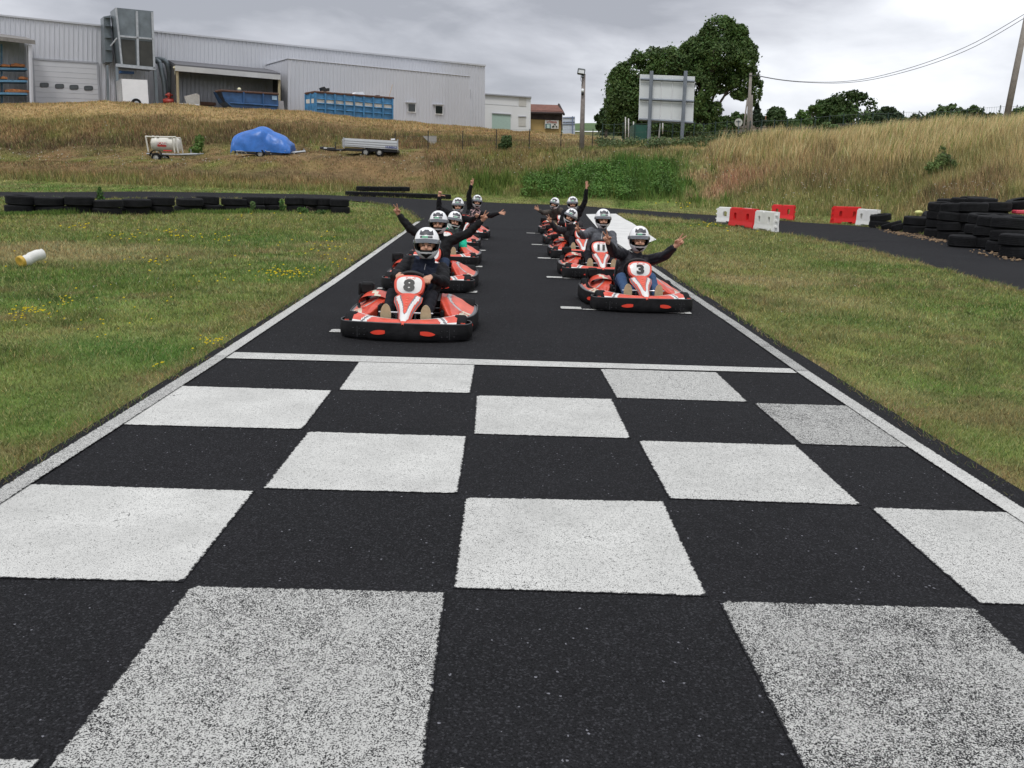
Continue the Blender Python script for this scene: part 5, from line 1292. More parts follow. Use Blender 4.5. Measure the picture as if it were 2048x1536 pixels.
def make_helmet():
    """child meshes, origin at the helmet centre, facing -Y"""
    out = []
    zmin, zmax = -.158, .1679
    b = MB(); NU, NV = 96, 60
    def z_of(v): return zmin+(zmax-zmin)*(math.sin(math.pi*(v-.5))*.5+.5)
    def S(u, v): return hpt((u-.5)*2*math.pi, z_of(v))
    def port(az, z):
        a = abs(az)/1.28
        return a < 1 and z < .012-.012*a**3 and z > -.094+.034*a**2
    b.grid(S, NU, NV, keep=lambda u, v: not port((u-.5)*2*math.pi, z_of(v)))
    # inner liner
    o2 = len(b.f)
    b.grid(lambda u, v: hpt((u-.5)*2*math.pi, z_of(v), -.014), 64, 36, 1, keep=lambda u, v: not (abs((u-.5)*2*math.pi) < 1.05 and -.082 < z_of(v) < .0))
    out.append(('helmet_shell', b.mesh('helmet_shell', [SHELL, HBLK], True, fix=False)))
    b = MB()
    b.grid(lambda u, v: hpt((u-.5)*2*1.62, .004+v*.042-.010*abs(u-.5)*2, .004), 40, 6)
    b.grid(lambda u, v: hpt((u-.5)*2*1.62, .004-.010*abs(u-.5)*2, .004-.006*v), 40, 1)
    b.grid(lambda u, v: hpt((u-.5)*2*1.62, .046-.010*abs(u-.5)*2, .004-.005*v), 40, 1)
    for s in (-1, 1): b.lathe([(0, .012), (.022, .010), (.024, 0)], hpt(s*1.62, .012, .0), (s, 0, 0), 14)
    out.append(('visor', b.mesh('visor', VIS, True)))
    b = MB()
    b.grid(lambda u, v: hpt((u-.5)*1.5, -.155+v*.050, .0025), 40, 16, keep=lambda u, v: (lambda az, z: z < -.108+.01*abs(az) and z > -.112-.042*(1-(abs(az)/.62)**1.2) and abs(az) < .62)((u-.5)*1.5, -.155+v*.050))
    out.append(('chin_vent', b.mesh('chin_vent', HBLK, True)))
    # emblem: crown-like winged badge over a green strip
    E_ = [(-1, .95), (-.62, .62), (-.42, .72), (-.3, 1.0), (.3, 1.0), (.42, .72), (.62, .62), (1, .95), (.88, .0), (.45, -.12), (0, .02), (-.45, -.12), (-.88, .0)]
    b = MB()
    b.grid(lambda u, v: hpt((u-.5)*1.45*1.1, .076+v*.066, .003), 60, 22, keep=lambda u, v: poly_contains(E_, (u-.5)*2.2, v*1.25-.15))
    out.append(('emblem', b.mesh('emblem', EMB, True)))
    b = MB()
    b.grid(lambda u, v: hpt((u-.5)*1.05, .052+v*.019, .003), 24, 2, mf=lambda u, v: 1 if .16 < u < .62 else 0)
    out.append(('badge_strip', b.mesh('badge_strip', [EMB, EMG], True)))
    return out
HEL = make_helmet()
def vox(b, voxel, smooth=2, name='tmp', wr=0.0, wf=30.0, seed=0.0):
    me = b.mesh(name, SKIN, False); o = bpy.data.objects.new(name, me); COL.objects.link(o)
    m = o.modifiers.new('r', 'REMESH'); m.mode = 'VOXEL'; m.voxel_size = voxel; m.use_smooth_shade = True
    if smooth: s = o.modifiers.new('s', 'SMOOTH'); s.iterations = smooth; s.factor = .6
    dg = bpy.context.evaluated_depsgraph_get(); r = bpy.data.meshes.new_from_object(o.evaluated_get(dg))
    bpy.data.objects.remove(o); bpy.data.meshes.remove(me); r.name = name
    if wr:
        n = len(r.vertices); co = np.empty(n*3); r.vertices.foreach_get('co', co); co = co.reshape(-1, 3)
        no = np.empty(n*3); r.vertices.foreach_get('normal', no); no = no.reshape(-1, 3)
        q = co*wf+seed
        d = (np.abs(np.sin(q[:, 0]*1.1+1.7*np.sin(q[:, 2]*.7)+q[:, 1]*.6))-.5)+.6*(np.abs(np.sin(q[:, 2]*1.6+1.3*np.sin(q[:, 0]*.9)+q[:, 1]))-.5)
        co += no*(d*wr)[:, None]; r.vertices.foreach_set('co', co.ravel()); r.update()
    r.materials.clear(); r.polygons.foreach_set('use_smooth', np.ones(len(r.polygons), bool)); return r
def ik(a, c, l1, l2, hint):
    a = np.array(a, float); c = np.array(c, float); d = c-a; D = np.linalg.norm(d); t = d/D
    if D > (l1+l2)*.985: k = D/((l1+l2)*.985); l1 *= k; l2 *= k
    if D < abs(l1-l2)*1.05: D = abs(l1-l2)*1.05
    x = (l1*l1-l2*l2+D*D)/(2*D); h = math.sqrt(max(0, l1*l1-x*x))
    hint = np.array(hint, float); p = hint-np.dot(hint, t)*t; p /= np.linalg.norm(p)+1e-9
    return a+t*x+p*h
def hand(b, Wp, d, n, thumb_side, pose, k=1.0):
    """wrist point, finger direction, palm normal, direction in which the thumb lies"""
    Wp = np.array(Wp, float); d = np.array(d, float); d /= np.linalg.norm(d)
    n = np.array(n, float); n -= np.dot(n, d)*d; n /= np.linalg.norm(n)
    s = np.cross(d, n); s = s if np.dot(s, thumb_side) > 0 else -s
    for q in (-.026, -.009, .009, .026): b.cap(Wp+s*q*.55*k, Wp+(d*.085+s*q)*k, .013*k, .0115*k, 8)
    b.cap(Wp-d*.02*k, Wp+d*.02*k, .021*k, .02*k, 8)
    ext = {'v': (1, 1, 0, 0), 'open': (1, 1, 1, 1), 'fist': (0, 0, 0, 0), 'grip': (0, 0, 0, 0), 'thumb': (0, 0, 0, 0), 'three': (1, 1, 1, 0)}[pose]
    Ls = [.070, .078, .072, .057]; spread = {'v': (.20, -.14, -.05, -.1), 'open': (.22, .06, -.1, -.26), 'three': (.2, 0, -.18, -.1)}.get(pose, (.03, .01, -.01, -.03))
    for i, e in enumerate(ext):
        q = (.027, .009, -.009, -.026)[i]; K = Wp+(d*.088+s*q)*k; dd = d+s*spread[i]; dd /= np.linalg.norm(dd); L = Ls[i]*k
        if e:
            a = K+dd*L*.48+n*.003; c = a+(dd*.97+n*.12)*L*.30; f = c+(dd*.95+n*.2)*L*.26
            b.cap(K, a, .0098*k, .009*k, 7); b.cap(a, c, .009*k, .0084*k, 7); b.cap(c, f, .0084*k, .0074*k, 7)
        else:
            a = K+(dd*.45+n*.85)*L*.50; c = a+(-dd*.75+n*.45)*L*.36; f = c+(-dd*.7-n*.45)*L*.26
            b.cap(K, a, .0100*k, .0094*k, 7); b.cap(a, c, .0094*k, .0088*k, 7); b.cap(c, f, .0088*k, .008*k, 7)
    # thumb from the side of the palm near its base
    T0 = Wp+(d*.028+s*.024)*k
    if pose == 'thumb': t1 = T0+(s*.85+d*.3)*.045*k; t2 = t1+(s*.95+d*.1)*.036*k; t3 = t2+s*.02*k
    elif pose == 'open': t1 = T0+(s*.75+d*.6)*.042*k; t2 = t1+(s*.6+d*.75)*.034*k; t3 = t2+(s*.5+d*.8)*.02*k
    else: t1 = T0+(s*.45+d*.55+n*.5)*.040*k; t2 = t1+(-s*.25+d*.75+n*.45)*.032*k; t3 = t2+(-s*.7+d*.4+n*.2)*.018*k
    b.cap(T0, t1, .0125*k, .011*k, 7); b.cap(t1, t2, .011*k, .0098*k, 7); b.cap(t2, t3, .0098*k, .0085*k, 7)
def head_rot(yaw, pitch, roll): return (Matrix.Rotation(yaw, 3, 'Z') @ Matrix.Rotation(pitch, 3, 'X') @ Matrix.Rotation(roll, 3, 'Y'))
def person(key, label, hc, arms, jac, trou, sleeves=None, hy=(0, .08, 0), vest=None, zipc=None, collar=True, hk=1.0, printm=None, watch=False):
    """hc: (px,py,Y) of the helmet; arms: {'l'|'r' as seen by the viewer: dict(w=(px,py,Y), t=(px,py,Y), pose, e=hint)}"""
    C = at(*hc); kx = lambda p: kart_world(key, p)
    H = kx((0, .20, .16)); P = thing('person', label, 'person', H)
    loc = lambda p: np.array(p, float)-H
    Rh = head_rot(*hy); R3 = np.array(Rh)
    Cl = loc(C); N = Cl+np.array([0, .035, -.175]); Hl = np.zeros(3)
    up = (N-Hl)/np.linalg.norm(N-Hl)
    side = np.array([1.0, 0, 0])-up*up[0]; side /= np.linalg.norm(side)
    chest = Hl*.30+N*.70; SH = {'l': N-side*.175-up*.065, 'r': N+side*.175-up*.065}
    # skeleton points
    legs = {}
    for s, sg in (('l', -1), ('r', 1)):
        hip = Hl+np.array([sg*.09, 0, -.02]); foot = loc(kx((sg*.19, -.59, .13))); ank = loc(kx((sg*.185, -.53, .16)))
        knee = ik(hip, ank, .43, .42, (sg*.28, -.15, 1)); legs[s] = (hip, knee, ank, foot)
    am = {}
    for s in 'lr':
        a = arms[s]
        if 'wheel' in a:
            w = loc(kx(a['wheel'])); t = loc(kx(a['tip']))
        else: w = loc(at(*a['w'])); t = loc(at(*a['t']))
        e = ik(SH[s], w, .27, .25, a.get('e', (-.5 if s == 'l' else .5, .3, -1))); am[s] = (SH[s], e, w, t, a)
    # body: one continuous skin
    b = MB()
    hd = lambda v: Cl+R3 @ np.array(v, float)
    b.ball(hd((0, -.022, .012)), (.076, .098, .108), 20, 14, R=R3); b.ball(hd((0, -.060, -.055)), (.052, .052, .055), 14, 10, R=R3)
    b.cap(hd((0, -.118, -.022)), hd((0, -.134, -.050)), .010, .013, 8)                # nose
    for sg in (-1, 1): b.ball(hd((sg*.077, 0, -.01)), (.012, .02, .03), 8, 6, R=R3); b.ball(hd((sg*.032, -.098, -.058)), (.03, .022, .026), 8, 6, R=R3)
    b.cap(hd((-.018, -.112, -.082)), hd((.018, -.112, -.082)), .009, .009, 6)
    b.cap(hd((0, .01, -.06)), N-up*.05, .050, .050, 12)
    for sg in (-1, 1):
        b.cap(Hl+side*sg*.05, chest+side*sg*.06, .075, .075, 12); b.cap(chest+side*sg*.055, N+side*sg*.07-up*.09, .072, .040, 12); b.cap(N+side*sg*.06-up*.09, SH['l' if sg < 0 else 'r'], .038, .036, 10)
    for s in 'lr':
        hip, knee, ank, foot = legs[s]
        b.cap(hip, knee, .072, .050, 10); b.cap(knee, ank, .048, .032, 10); b.cap(ank, foot+np.array([0, 0, .08]), .03, .03, 8)
        S0, e, w, t, a = am[s]
        b.cap(S0, e, .043, .034, 10); b.cap(e, w, .034, .0235, 10)
        nrm = np.array(a.get('n', (0, -1, .15)), float); ts = np.array(a.get('ts', ((1 if s == 'l' else -1), 0, 0)), float)
        hand(b, w, t-w, nrm, ts, a['pose'], a.get('k', 1.05))
    me = vox(b, .0058, 1, 'person_body')
    me.materials.append(SKIN); me.materials.append(SKIND); me.materials.append(LIPS)
    n = len(me.polygons); ce = np.empty(n*3); me.polygons.foreach_get('center', ce); ce = ce.reshape(-1, 3)
    q = (ce-Cl) @ R3; mi = np.zeros(n, np.int32)
    fr = q[:, 1] < -.07
    mi[fr & (np.abs(np.abs(q[:, 0])-.031) < .016) & (np.abs(q[:, 2]+.022) < .0065)] = 1
    mi[fr & (np.abs(np.abs(q[:, 0])-.032) < .020) & (np.abs(q[:, 2]+.003) < .005)] = 1
    mi[fr & (np.abs(q[:, 0]) < .022) & (np.abs(q[:, 2]+.082) < .006)] = 2
    me.polygons.foreach_set('material_index', mi)
    link('body', me, P)
    # jacket
    b = MB()
    for sg in (-1, 1):
        b.cap(Hl+side*sg*.07-up*.03, chest+side*sg*.092, .112, .118, 14); b.cap(chest+side*sg*.09, N+side*sg*.12-up*.075, .116, .070, 14)
    b.cap(chest+np.array([0, -.02, 0]), N-up*.07, .10, .075, 12)
    if collar: b.cap(N-up*.05, N+up*.01+np.array([0, -.01, 0]), .085, .078, 12)
    else: b.cap(N-up*.08, N-up*.035, .085, .068, 12)
    arm = b if sleeves is None else MB()
    for s in 'lr':
        S0, e, w, t, a = am[s]; d = (w-e)/np.linalg.norm(w-e)
        b.ball(S0, .075, 12, 8)
        arm.cap(S0, e, .078, .064, 12); arm.cap(e, w-d*.035, .062, .044, 12)
    jm = vox(b, .0105, 3, 'jacket', .0095, 27, 1.3*len(label))
    jm.materials.append(jac)
    if vest is not None or printm is not None:
        jm.materials.append(vest or printm); n = len(jm.polygons); ce = np.empty(n*3); jm.polygons.foreach_get('center', ce); ce = ce.reshape(-1, 3)
        r_ = ce-chest; ax = r_ @ side; jm.polygons.foreach_set('material_index', ((np.abs(ax) < .125) & (ce[:, 1] < chest[1]+.02)).astype(np.int32))
    J = link('jacket', jm, P)
    if sleeves is not None:
        sm = vox(arm, .0105, 3, 'sleeves', .009, 27, 3); sm.materials.append(sleeves); link('sleeves', sm, J)
    if zipc is not None:
        b = MB(); c0 = chest*.55+Hl*.45
        P0 = [N-up*.03+np.array([0, -.086, 0]), N-up*.10+np.array([0, -.100, 0]), chest+np.array([0, -.122, 0]), c0+np.array([0, -.118, 0])]
        b.tube(crom(P0, 4), .005, 6); b.build('zip', zipc, J, True)
    # trousers
    b = MB(); b.cap(Hl-side*.08, Hl+side*.08, .112, .112, 12)
    for s in 'lr':
        hip, knee, ank, foot = legs[s]; b.cap(hip, knee, .094, .068, 12); b.cap(knee, ank+np.array([0, .0, .03]), .066, .050, 12)
    tm = vox(b, .012, 3, 'trousers', .008, 22, 1); tm.materials.append(trou); link('trousers', tm, P)
    # shoes
    for s, sg in (('l', -1), ('r', 1)):
        hip, knee, ank, foot = legs[s]; b = MB()
        sole = mat('shoe_sole', (.42, .33, .20), .75, var=.15, scale=20); up_ = mat('shoe_upper', (.05, .045, .045), .7, var=.2, scale=20)
        f = loc(kx((sg*.19, -.640, .205))); th = KARTS[key][2]
        # foot nearly upright with the sole towards the nose of the kart
        def prof(u, v, off=0.0):
            a = 2*math.pi*u; zz = math.sin(a); xx = math.cos(a); return np.array([xx*(.050+.007*zz), off, zz*.125])*v
        q = lambda p: f+np.array([p[0]*math.cos(th)-p[1]*math.sin(th), p[0]*math.sin(th)+p[1]*math.cos(th)+.25*p[2]*0, p[2]])
        b.grid(lambda u, v: q(prof(u, v)), 20, 3, 0); b.grid(lambda u, v: q(prof(u, 1, .018*v)), 20, 1, 0)
        b.grid(lambda u, v: q(prof(u, 1-.15*v-.35*v*v, .018+.06*v)), 20, 5, 1); b.grid(lambda u, v: q(prof(u, .5*(1-v), .078)), 20, 1, 1)
        b.build('shoe', [sole, up_], P, True)
    # helmet
    hp = None
    for nm, m in HEL:
        o = link(nm if hp is None else nm, m, P if hp is None else hp)
        if hp is None: o.location = tuple(Cl); o.rotation_euler = Rh.to_euler(); hp = o; o.name = 'helmet'
    if watch:
        b = MB(); S0, e, w, t, a = am['r']; d = (w-e)/np.linalg.norm(w-e); b.tube([w-d*.02, w-d*.004], .0275, 12); b.build('wrist_band', INK, P, True)
    return P
def cloth(name, c, **k): return mat(name, c, .85, var=.18, scale=9, bump=.25, bscale=90, spec=.2, **k)
JB = mat('black_jacket', (.0095, .0095, .0115), .72, var=.3, scale=12, bump=.35, bscale=45, spec=.2); NAVY = cloth('navy_vest', (.008, .011, .022)); JB2 = cloth('soft_black', (.014, .014, .015))
JEAN = cloth('jeans', (.045, .085, .17)); JEAND = cloth('dark_jeans', (.022, .036, .07)); TB = cloth('black_trousers', (.010, .010, .014))
HOOD = cloth('grey_hoodie', (.115, .12, .135)); GREENC = cloth('green_sleeves', (.02, .47, .29)); DGR = cloth('dark_puffer', (.045, .042, .046)); GBR = cloth('grey_brown', (.085, .075, .065))
CHAR = mat('charcoal_jacket', (.017, .017, .022), .62, var=.3, scale=12, bump=.35, bscale=45, spec=.3); GV = cloth('grey_body', (.10, .11, .11)); TAN = cloth('khaki', (.16, .13, .10))
ZIP = mat('zip_white', (.6, .6, .6), .4, var=.05); ZG = mat('zip_grey', (.16, .16, .17), .4, var=.05)
def flower_mat():
    m = bpy.data.materials.new('flower_print'); m.use_nodes = True; nt = m.node_tree; N = nt.nodes; L = nt.links; b = N['Principled BSDF']; b.inputs['Roughness'].default_value = .8
    tc = N.new('ShaderNodeTexCoord'); v = N.new('ShaderNodeTexNoise'); v.inputs['Scale'].default_value = 22; L.new(tc.outputs['Object'], v.inputs[0])
    cr = N.new('ShaderNodeValToRGB'); L.new(v.outputs[0], cr.inputs[0]); e = cr.color_ramp.elements; e[0].position = .46; e[0].color = (.62, .42, .42, 1); e[1].position = .52; e[1].color = (.02, .02, .025, 1)
    L.new(cr.outputs[0], b.inputs['Base Color']); return m
GW = dict
person('L1', 'driver of kart 8 in a black and navy jacket, both hands on the wheel', (854, 487, 9.12),
       {'l': GW(wheel=(-.125, -.135, .555), tip=(-.11, -.27, .555), pose='grip', n=(.15, .2, -1), ts=(1, 0, .2), e=(-.6, .3, -.5), k=1.15), 'r': GW(wheel=(.175, -.135, .54), tip=(.15, -.27, .53), pose='grip', n=(-.15, .2, -1), ts=(-1, 0, .2), e=(.6, .3, -.5), k=1.15)},
       JB, TB, vest=NAVY, zipc=ZG, hy=(.02, -.10, 0))
person('L2', 'driver behind kart 8 in a black jacket, both arms spread with V signs', (877, 445, 12.62),
       {'l': GW(w=(797, 429, 12.5), t=(785, 404, 12.4), pose='v', e=(-.1, 0, -1)), 'r': GW(w=(964, 441, 12.5), t=(981, 420, 12.4), pose='v', e=(.1, 0, -1))},
       JB2, JEAND, zipc=None, hy=(-.02, -.08, 0), vest=None)
person('L3', 'driver with bright green sleeves peering from behind, hands low at the wheel', (909, 441, 16.0),
       {'l': GW(wheel=(-.13, -.12, .53), tip=(-.12, -.22, .55), pose='grip', n=(.15, .2, -1), ts=(1, 0, .2)), 'r': GW(wheel=(.17, -.02, .46), tip=(.12, -.10, .50), pose='fist', n=(-.3, -.5, -1), ts=(-1, 0, .6), e=(.8, .3, -.9))},
       GV, TB, sleeves=GREENC, hy=(.25, -.05, .18))
person('L4', 'driver in a black jacket raising a fist at the left column', (916, 411, 19.3),
       {'l': GW(w=(878, 393, 19.2), t=(882, 378, 19.2), pose='thumb', e=(-1, 0, -.4)), 'r': GW(w=(953, 434, 18.8), t=(957, 424, 18.7), pose='fist', e=(.3, -.3, -1))},
       JB, TB, hy=(.02, -.05, 0))
person('L5', 'driver in a flowery pink and black top, one arm up and one stretched sideways', (954, 403, 22.7),
       {'l': GW(w=(943, 370, 22.5), t=(945, 354, 22.5), pose='v', e=(-.6, .3, 0)), 'r': GW(w=(999, 426, 22.3), t=(1015, 427, 22.2), pose='open', n=(0, -1, .3), ts=(0, 0, 1), e=(0, .3, -1))},
       JB, TB, printm=flower_mat(), hy=(.15, -.05, .1))
person('R1', 'driver of kart 3 in a dark jacket and blue jeans, arms out with V signs', (1278, 478, 11.33),
       {'l': GW(w=(1217, 485, 10.82), t=(1205, 462, 10.72), pose='v', e=(-.5, 0, -1), k=1.15), 'r': GW(w=(1350, 493, 10.95), t=(1371, 473, 10.9), pose='v', e=(.1, .6, -.8), k=1.15)},
       CHAR, JEAN, hy=(0, -.04, 0), collar=False)
person('R2', 'driver of kart 11 in a grey zipped hoodie showing a V sign', (1206, 438, 14.7),
       {'l': GW(w=(1157, 463, 14.3), t=(1150, 446, 14.2), pose='v', e=(-.3, 0, -1)), 'r': GW(wheel=(.16, -.12, .54), tip=(.12, -.24, .56), pose='grip', n=(-.15, .2, -1), ts=(-1, 0, .2))},
       HOOD, TB, zipc=ZIP, hy=(.02, -.06, 0))
person('R3', 'driver of kart 9 in a dark puffer jacket tilting the head, V sign', (1141, 433, 17.85),
       {'l': GW(w=(1101, 443, 17.4), t=(1091, 428, 17.3), pose='v', e=(-.2, 0, -1)), 'r': GW(wheel=(.14, -.1, .5), tip=(.1, -.2, .53), pose='grip', n=(-.15, .2, -1), ts=(-1, 0, .2))},
       DGR, TB, hy=(-.15, -.05, .42))
person('R4', 'driver in black with one arm raised straight up, right column', (1145, 407, 21.5),
       {'l': GW(wheel=(-.1, -.12, .5), tip=(-.1, -.22, .53), pose='grip', n=(.15, .2, -1), ts=(1, 0, .2)), 'r': GW(w=(1173, 377, 21.3), t=(1174, 358, 21.3), pose='open', n=(-.8, -.5, 0), ts=(.3, -.6, 0), e=(.8, 0, .2))},
       JB, TB, hy=(0, -.04, 0), watch=True)
person('R5', 'farthest driver in a grey brown jacket, leaning out with one arm stretched', (1109, 407, 25.0),
       {'l': GW(w=(1077, 420, 24.7), t=(1067, 413, 24.6), pose='open', n=(0, -1, .3), ts=(0, 0, 1), e=(0, 0, -1)), 'r': GW(wheel=(-.02, -.12, .5), tip=(-.04, -.22, .53), pose='grip', n=(-.15, .2, -1), ts=(-1, 0, .2))},
       GBR, TAN, hy=(-.25, -.05, .22))
# ================================================================== vegetation
GRM = attr_mat('blade_green', .7, .25, trans=.30)
LFM = attr_mat('leaf_green', .6, .3, trans=.22)
def blades(name, X, Y, h, w, lean, cols, label, cat='grass', mat_=GRM, seg=1, leanx=0.0):
    n = len(X); Z = terr(X, Y)-.01; a = NR.uniform(0, 2*np.pi, n); la = NR.uniform(0, 2*np.pi, n)
    dx, dy = np.cos(a)*w/2, np.sin(a)*w/2; lx, ly = np.cos(la)*lean*h+leanx*h, np.sin(la)*lean*h
    P0 = np.stack([X-dx, Y-dy, Z], 1); P1 = np.stack([X+dx, Y+dy, Z], 1)
    hz = h*np.sqrt(np.maximum(.15, 1-lean**2))
    P3 = np.stack([X+lx, Y+ly, Z+hz], 1)
    if seg == 1:
        V = np.stack([P0, P1, P3], 1).reshape(-1, 3); F = np.arange(3*n).reshape(n, 3); C = np.repeat(cols, 3, 0)
    else:
        M0 = np.stack([X+lx*.38-dx*.7, Y+ly*.38-dy*.7, Z+hz*.6], 1); M1 = np.stack([X+lx*.38+dx*.7, Y+ly*.38+dy*.7, Z+hz*.6], 1)
        V = np.stack([P0, P1, M1, M0, P3], 1).reshape(-1, 3); i = np.arange(n)[:, None]*5
        F = np.concatenate([i+np.array([[0, 1, 2]]), i+np.array([[0, 2, 3]]), i+np.array([[3, 2, 4]])]); C = np.repeat(cols, 5, 0)
    me = mkmesh(name, V, F, mat_, C); return tag(link(name, me), label, cat, None, 'stuff')
def colvar(c, v, hue=.12):
    n = len(c); k = (1+NR.normal(0, v, n)).clip(.35, 1.9)[:, None]; h = NR.normal(0, hue, n)[:, None]
    return (c*k*np.concatenate([1+h, 1+0*h, 1-h*.5], 1)).clip(.004, .8)
def view_mask(X, Y, Z, m=60):
    px, py = pxpy(X, Y, Z); return (px > -m) & (px < 2048+m) & (py < 1536+m*2)
def lawn():
    N_ = 1250000
    Y = 2.6*np.exp(NR.uniform(0, 1, N_)*np.log(54/2.6)); q = NR.uniform(-.80, .80, N_); X = CX0+q*Y
    Z = terr(X, Y); ok = view_mask(X, Y, Z, 320) & ~poly_in(TRK, X, Y)
    X, Y = X[ok], Y[ok]
    c, isb = ground_col(X, Y, terr(X, Y)); ed = edge_dist(X, Y)
    s = np.clip(Y/7, .75, 4.2)
    keep = (isb < .6) & ~(in_white(X, Y)) & ~((Y < 48) & (X > 2.3) & (X < 6) & poly_in(np.array(wp)*1.0, X, Y))
    X, Y, c, s, ed = X[keep], Y[keep], c[keep], s[keep], ed[keep]
    tall = fbm(X*.9, Y*.9)
    h = (.022+.030*NR.random(len(X))+.03*np.clip(tall-.5, 0, 1)*3)*s**.62
    dry = np.clip(1-ed/.22, 0, 1)[:, None]*(NR.random((len(X), 1)) < .7)
    c = lerp(c, np.array([.34, .25, .13]), dry*.75)
    pale = (NR.random((len(X), 1)) < .16); c = np.where(pale, lerp(c, np.array([.50, .42, .22]), .6), c)
    c = colvar(c*1.02, .32)
    blades('lawn_grass', X, Y, h, .0058*s*(1+.6*NR.random(len(X))), NR.uniform(.35, .97, len(X)), c, 'short mown lawn grass on both sides of the track')
def in_white(X, Y):
    return poly_in(np.array(wp), X, Y)
lawn()
def bank_grass():
    N_ = 780000
    Y = NR.uniform(24, 82, N_); q = NR.uniform(-.72, .72, N_); X = CX0+q*Y; ok = ~poly_in(TRK, X, Y) & ~in_white(X, Y)
    X, Y = X[ok], Y[ok]; Z = terr(X, Y); c, isb = ground_col(X, Y, Z)
    right = (X > 8.5)
    px, py = pxpy(X, Y, Z)
    pr = np.where(right & (Z > 1.2), 1.0, np.where(Z > 3.2, .9, .72))
    keep = (isb > .35) & (NR.random(len(X)) < pr); X, Y, Z, c, px, py, right = X[keep], Y[keep], Z[keep], c[keep], px[keep], py[keep], right[keep]
    n = len(X); nn = fbm(X*.5+4, Y*.5); n2 = fbm(X*1.9, Y*1.9+8)
    tallr = np.clip((px-1380)/160, 0, 1)*np.clip((Z-.8)/2.0, 0, 1)
    h = .16+.22*NR.random(n)+.22*np.clip(nn-.4, 0, 1)*2; h = h*(1-tallr)+tallr*(.35+.55*NR.random(n)+.45*np.clip(nn-.45, 0, 1)*2)
    # terrace mown short
    ter = (Y > 50) & (Y < 62) & (Z < 4.2) & (px < 1420) & (py > 288) & (py < 322) & (np.abs(Z-terr(X, Y+1.5)) < .18); h[ter] *= .3; h[(px < 1260) & (Y > 66)] *= .45; h[(px < 850) & (Y > 48.2) & (Y < 60) & (Z < 3.4)] *= .35
    lush = (c[:, 1] > c[:, 0]*1.35); h[lush] *= 2.1
    straw = NR.random((n, 1)) < (.16+.55*tallr[:, None]*np.clip((Z[:, None]-1.5)/2.5, 0, 1)); straw &= ~lush[:, None]
    sc = np.where(right[:, None], 1.0, .8)*STRAW
    c = np.where(straw, lerp(c, sc, .75), c)
    grn = NR.random((n, 1)) < .14; c = np.where(grn, lerp(c, GREEN*1.1, .7), c)
    c = colvar(c*1.05, .34, .08)
    w = np.where(lush, .04, .028)*(Y/50)*(1+.5*NR.random(n))
    blades('bank_grass', X, Y, h, w, NR.uniform(.05, .6, n), c, 'tall dry and green grass covering the banks', seg=1, leanx=-.08)
    # long straw stalks along the right crest
    N_ = 26000; pxs = NR.uniform(1400, 2180, N_); Ys = NR.uniform(43, 56, N_)
    q = (pxs-988)/FPX; X = CX0+q*Ys; Y = Ys; Z = terr(X, Y); k = Z > 2.6; X, Y, Z = X[k], Y[k], Z[k]; n = len(X); nn = fbm(X*.8, Y*.8+3)
    gate = nn > .44; X, Y, Z, nn = X[gate], Y[gate], Z[gate], nn[gate]; n = len(X)
    h = .65+.65*NR.random(n)+.3*(nn-.4); c = colvar(np.where((NR.random((n, 1)) < .75), np.tile(STRAW*1.15, (n, 1)), np.tile(OLIVE*1.3, (n, 1))), .25, .06)
    blades('straw_stalks', X, Y, h, .022+.02*NR.random(n), NR.uniform(.05, .45, n), c, 'long straw coloured stalks waving on top of the right bank', seg=2, leanx=.12)
bank_grass()
def verge():
    # ragged tufts hanging over the asphalt edges and around tyres
    P = []; n = len(TRK)
    for i in range(n):
        a, b_ = TRK[i], TRK[(i+1) % n]; L = np.hypot(*(b_-a)); 
        if max(a[1], b_[1]) < 1: continue
        my = max(1.5, (a[1]+b_[1])/2); k = int(L*min(700, 3600/my)); t = NR.random(k)[:, None]; q = a+(b_-a)*t+NR.normal(0, .045 if my < 30 else .1, (k, 2)); nr = np.array([-(b_-a)[1], (b_-a)[0]])/max(L, 1e-6)
        P.append(q+nr*NR.normal(0, .018, (k, 1))-nr*np.sign(np.array([poly_in(TRK, [a[0]*.5+b_[0]*.5+nr[0]*.1], [a[1]*.5+b_[1]*.5+nr[1]*.1])[0]*2-1]))*.02)
    P = np.concatenate(P); X, Y = P[:, 0], P[:, 1]; ok = (Y > 2) & (Y < 48) & view_mask(X, Y, terr(X, Y)) & ~((X > 2.3) & (X < 5.6) & (Y > 19) & (Y < 44)); X, Y = X[ok], Y[ok]; n = len(X)
    s = np.clip(Y/7, .7, 4); gt = fbm(X*2.2, Y*2.2) > .46; X, Y, s = X[gt], Y[gt], s[gt]; n = len(X)
    c = np.where(NR.random((n, 1)) < .5, np.array([[.34, .26, .13]]), OLIVE[None, :]); c = np.where(NR.random((n, 1)) < .25, GREEN[None, :]*1.2, c)
    blades('verge_grass', X, Y, (.03+.07*NR.random(n))*s**.6, .006*s, NR.uniform(.5, .97, n), colvar(c, .3), 'ragged dry grass fringe along the asphalt edge')
    # grass growing around the left tyre row
    N_ = 16000; x = NR.uniform(0, 700, N_); X = []; Y = []
    pts = [GR(a, 430+(-.006*a)) for a in range(0, 701, 20)]; px_ = np.arange(0, 701, 20)
    X = np.interp(x, px_, [p[0] for p in pts])+NR.normal(0, .12, N_); Y = np.interp(x, px_, [p[1] for p in pts])+NR.uniform(-.5, .15, N_)
    cl = fbm(X*1.2, Y*0+3); k = cl > .38; X, Y, cl = X[k], Y[k], cl[k]; n = len(X)
    blades('tyre_weeds', X, Y, (.05+.17*NR.random(n))*(cl*1.6), .016*(1+NR.random(n)), NR.uniform(.1, .7, n), colvar(np.tile(GREEN*1.05, (n, 1)), .35), 'green weeds growing at the foot of the lawn tyre row')
verge()
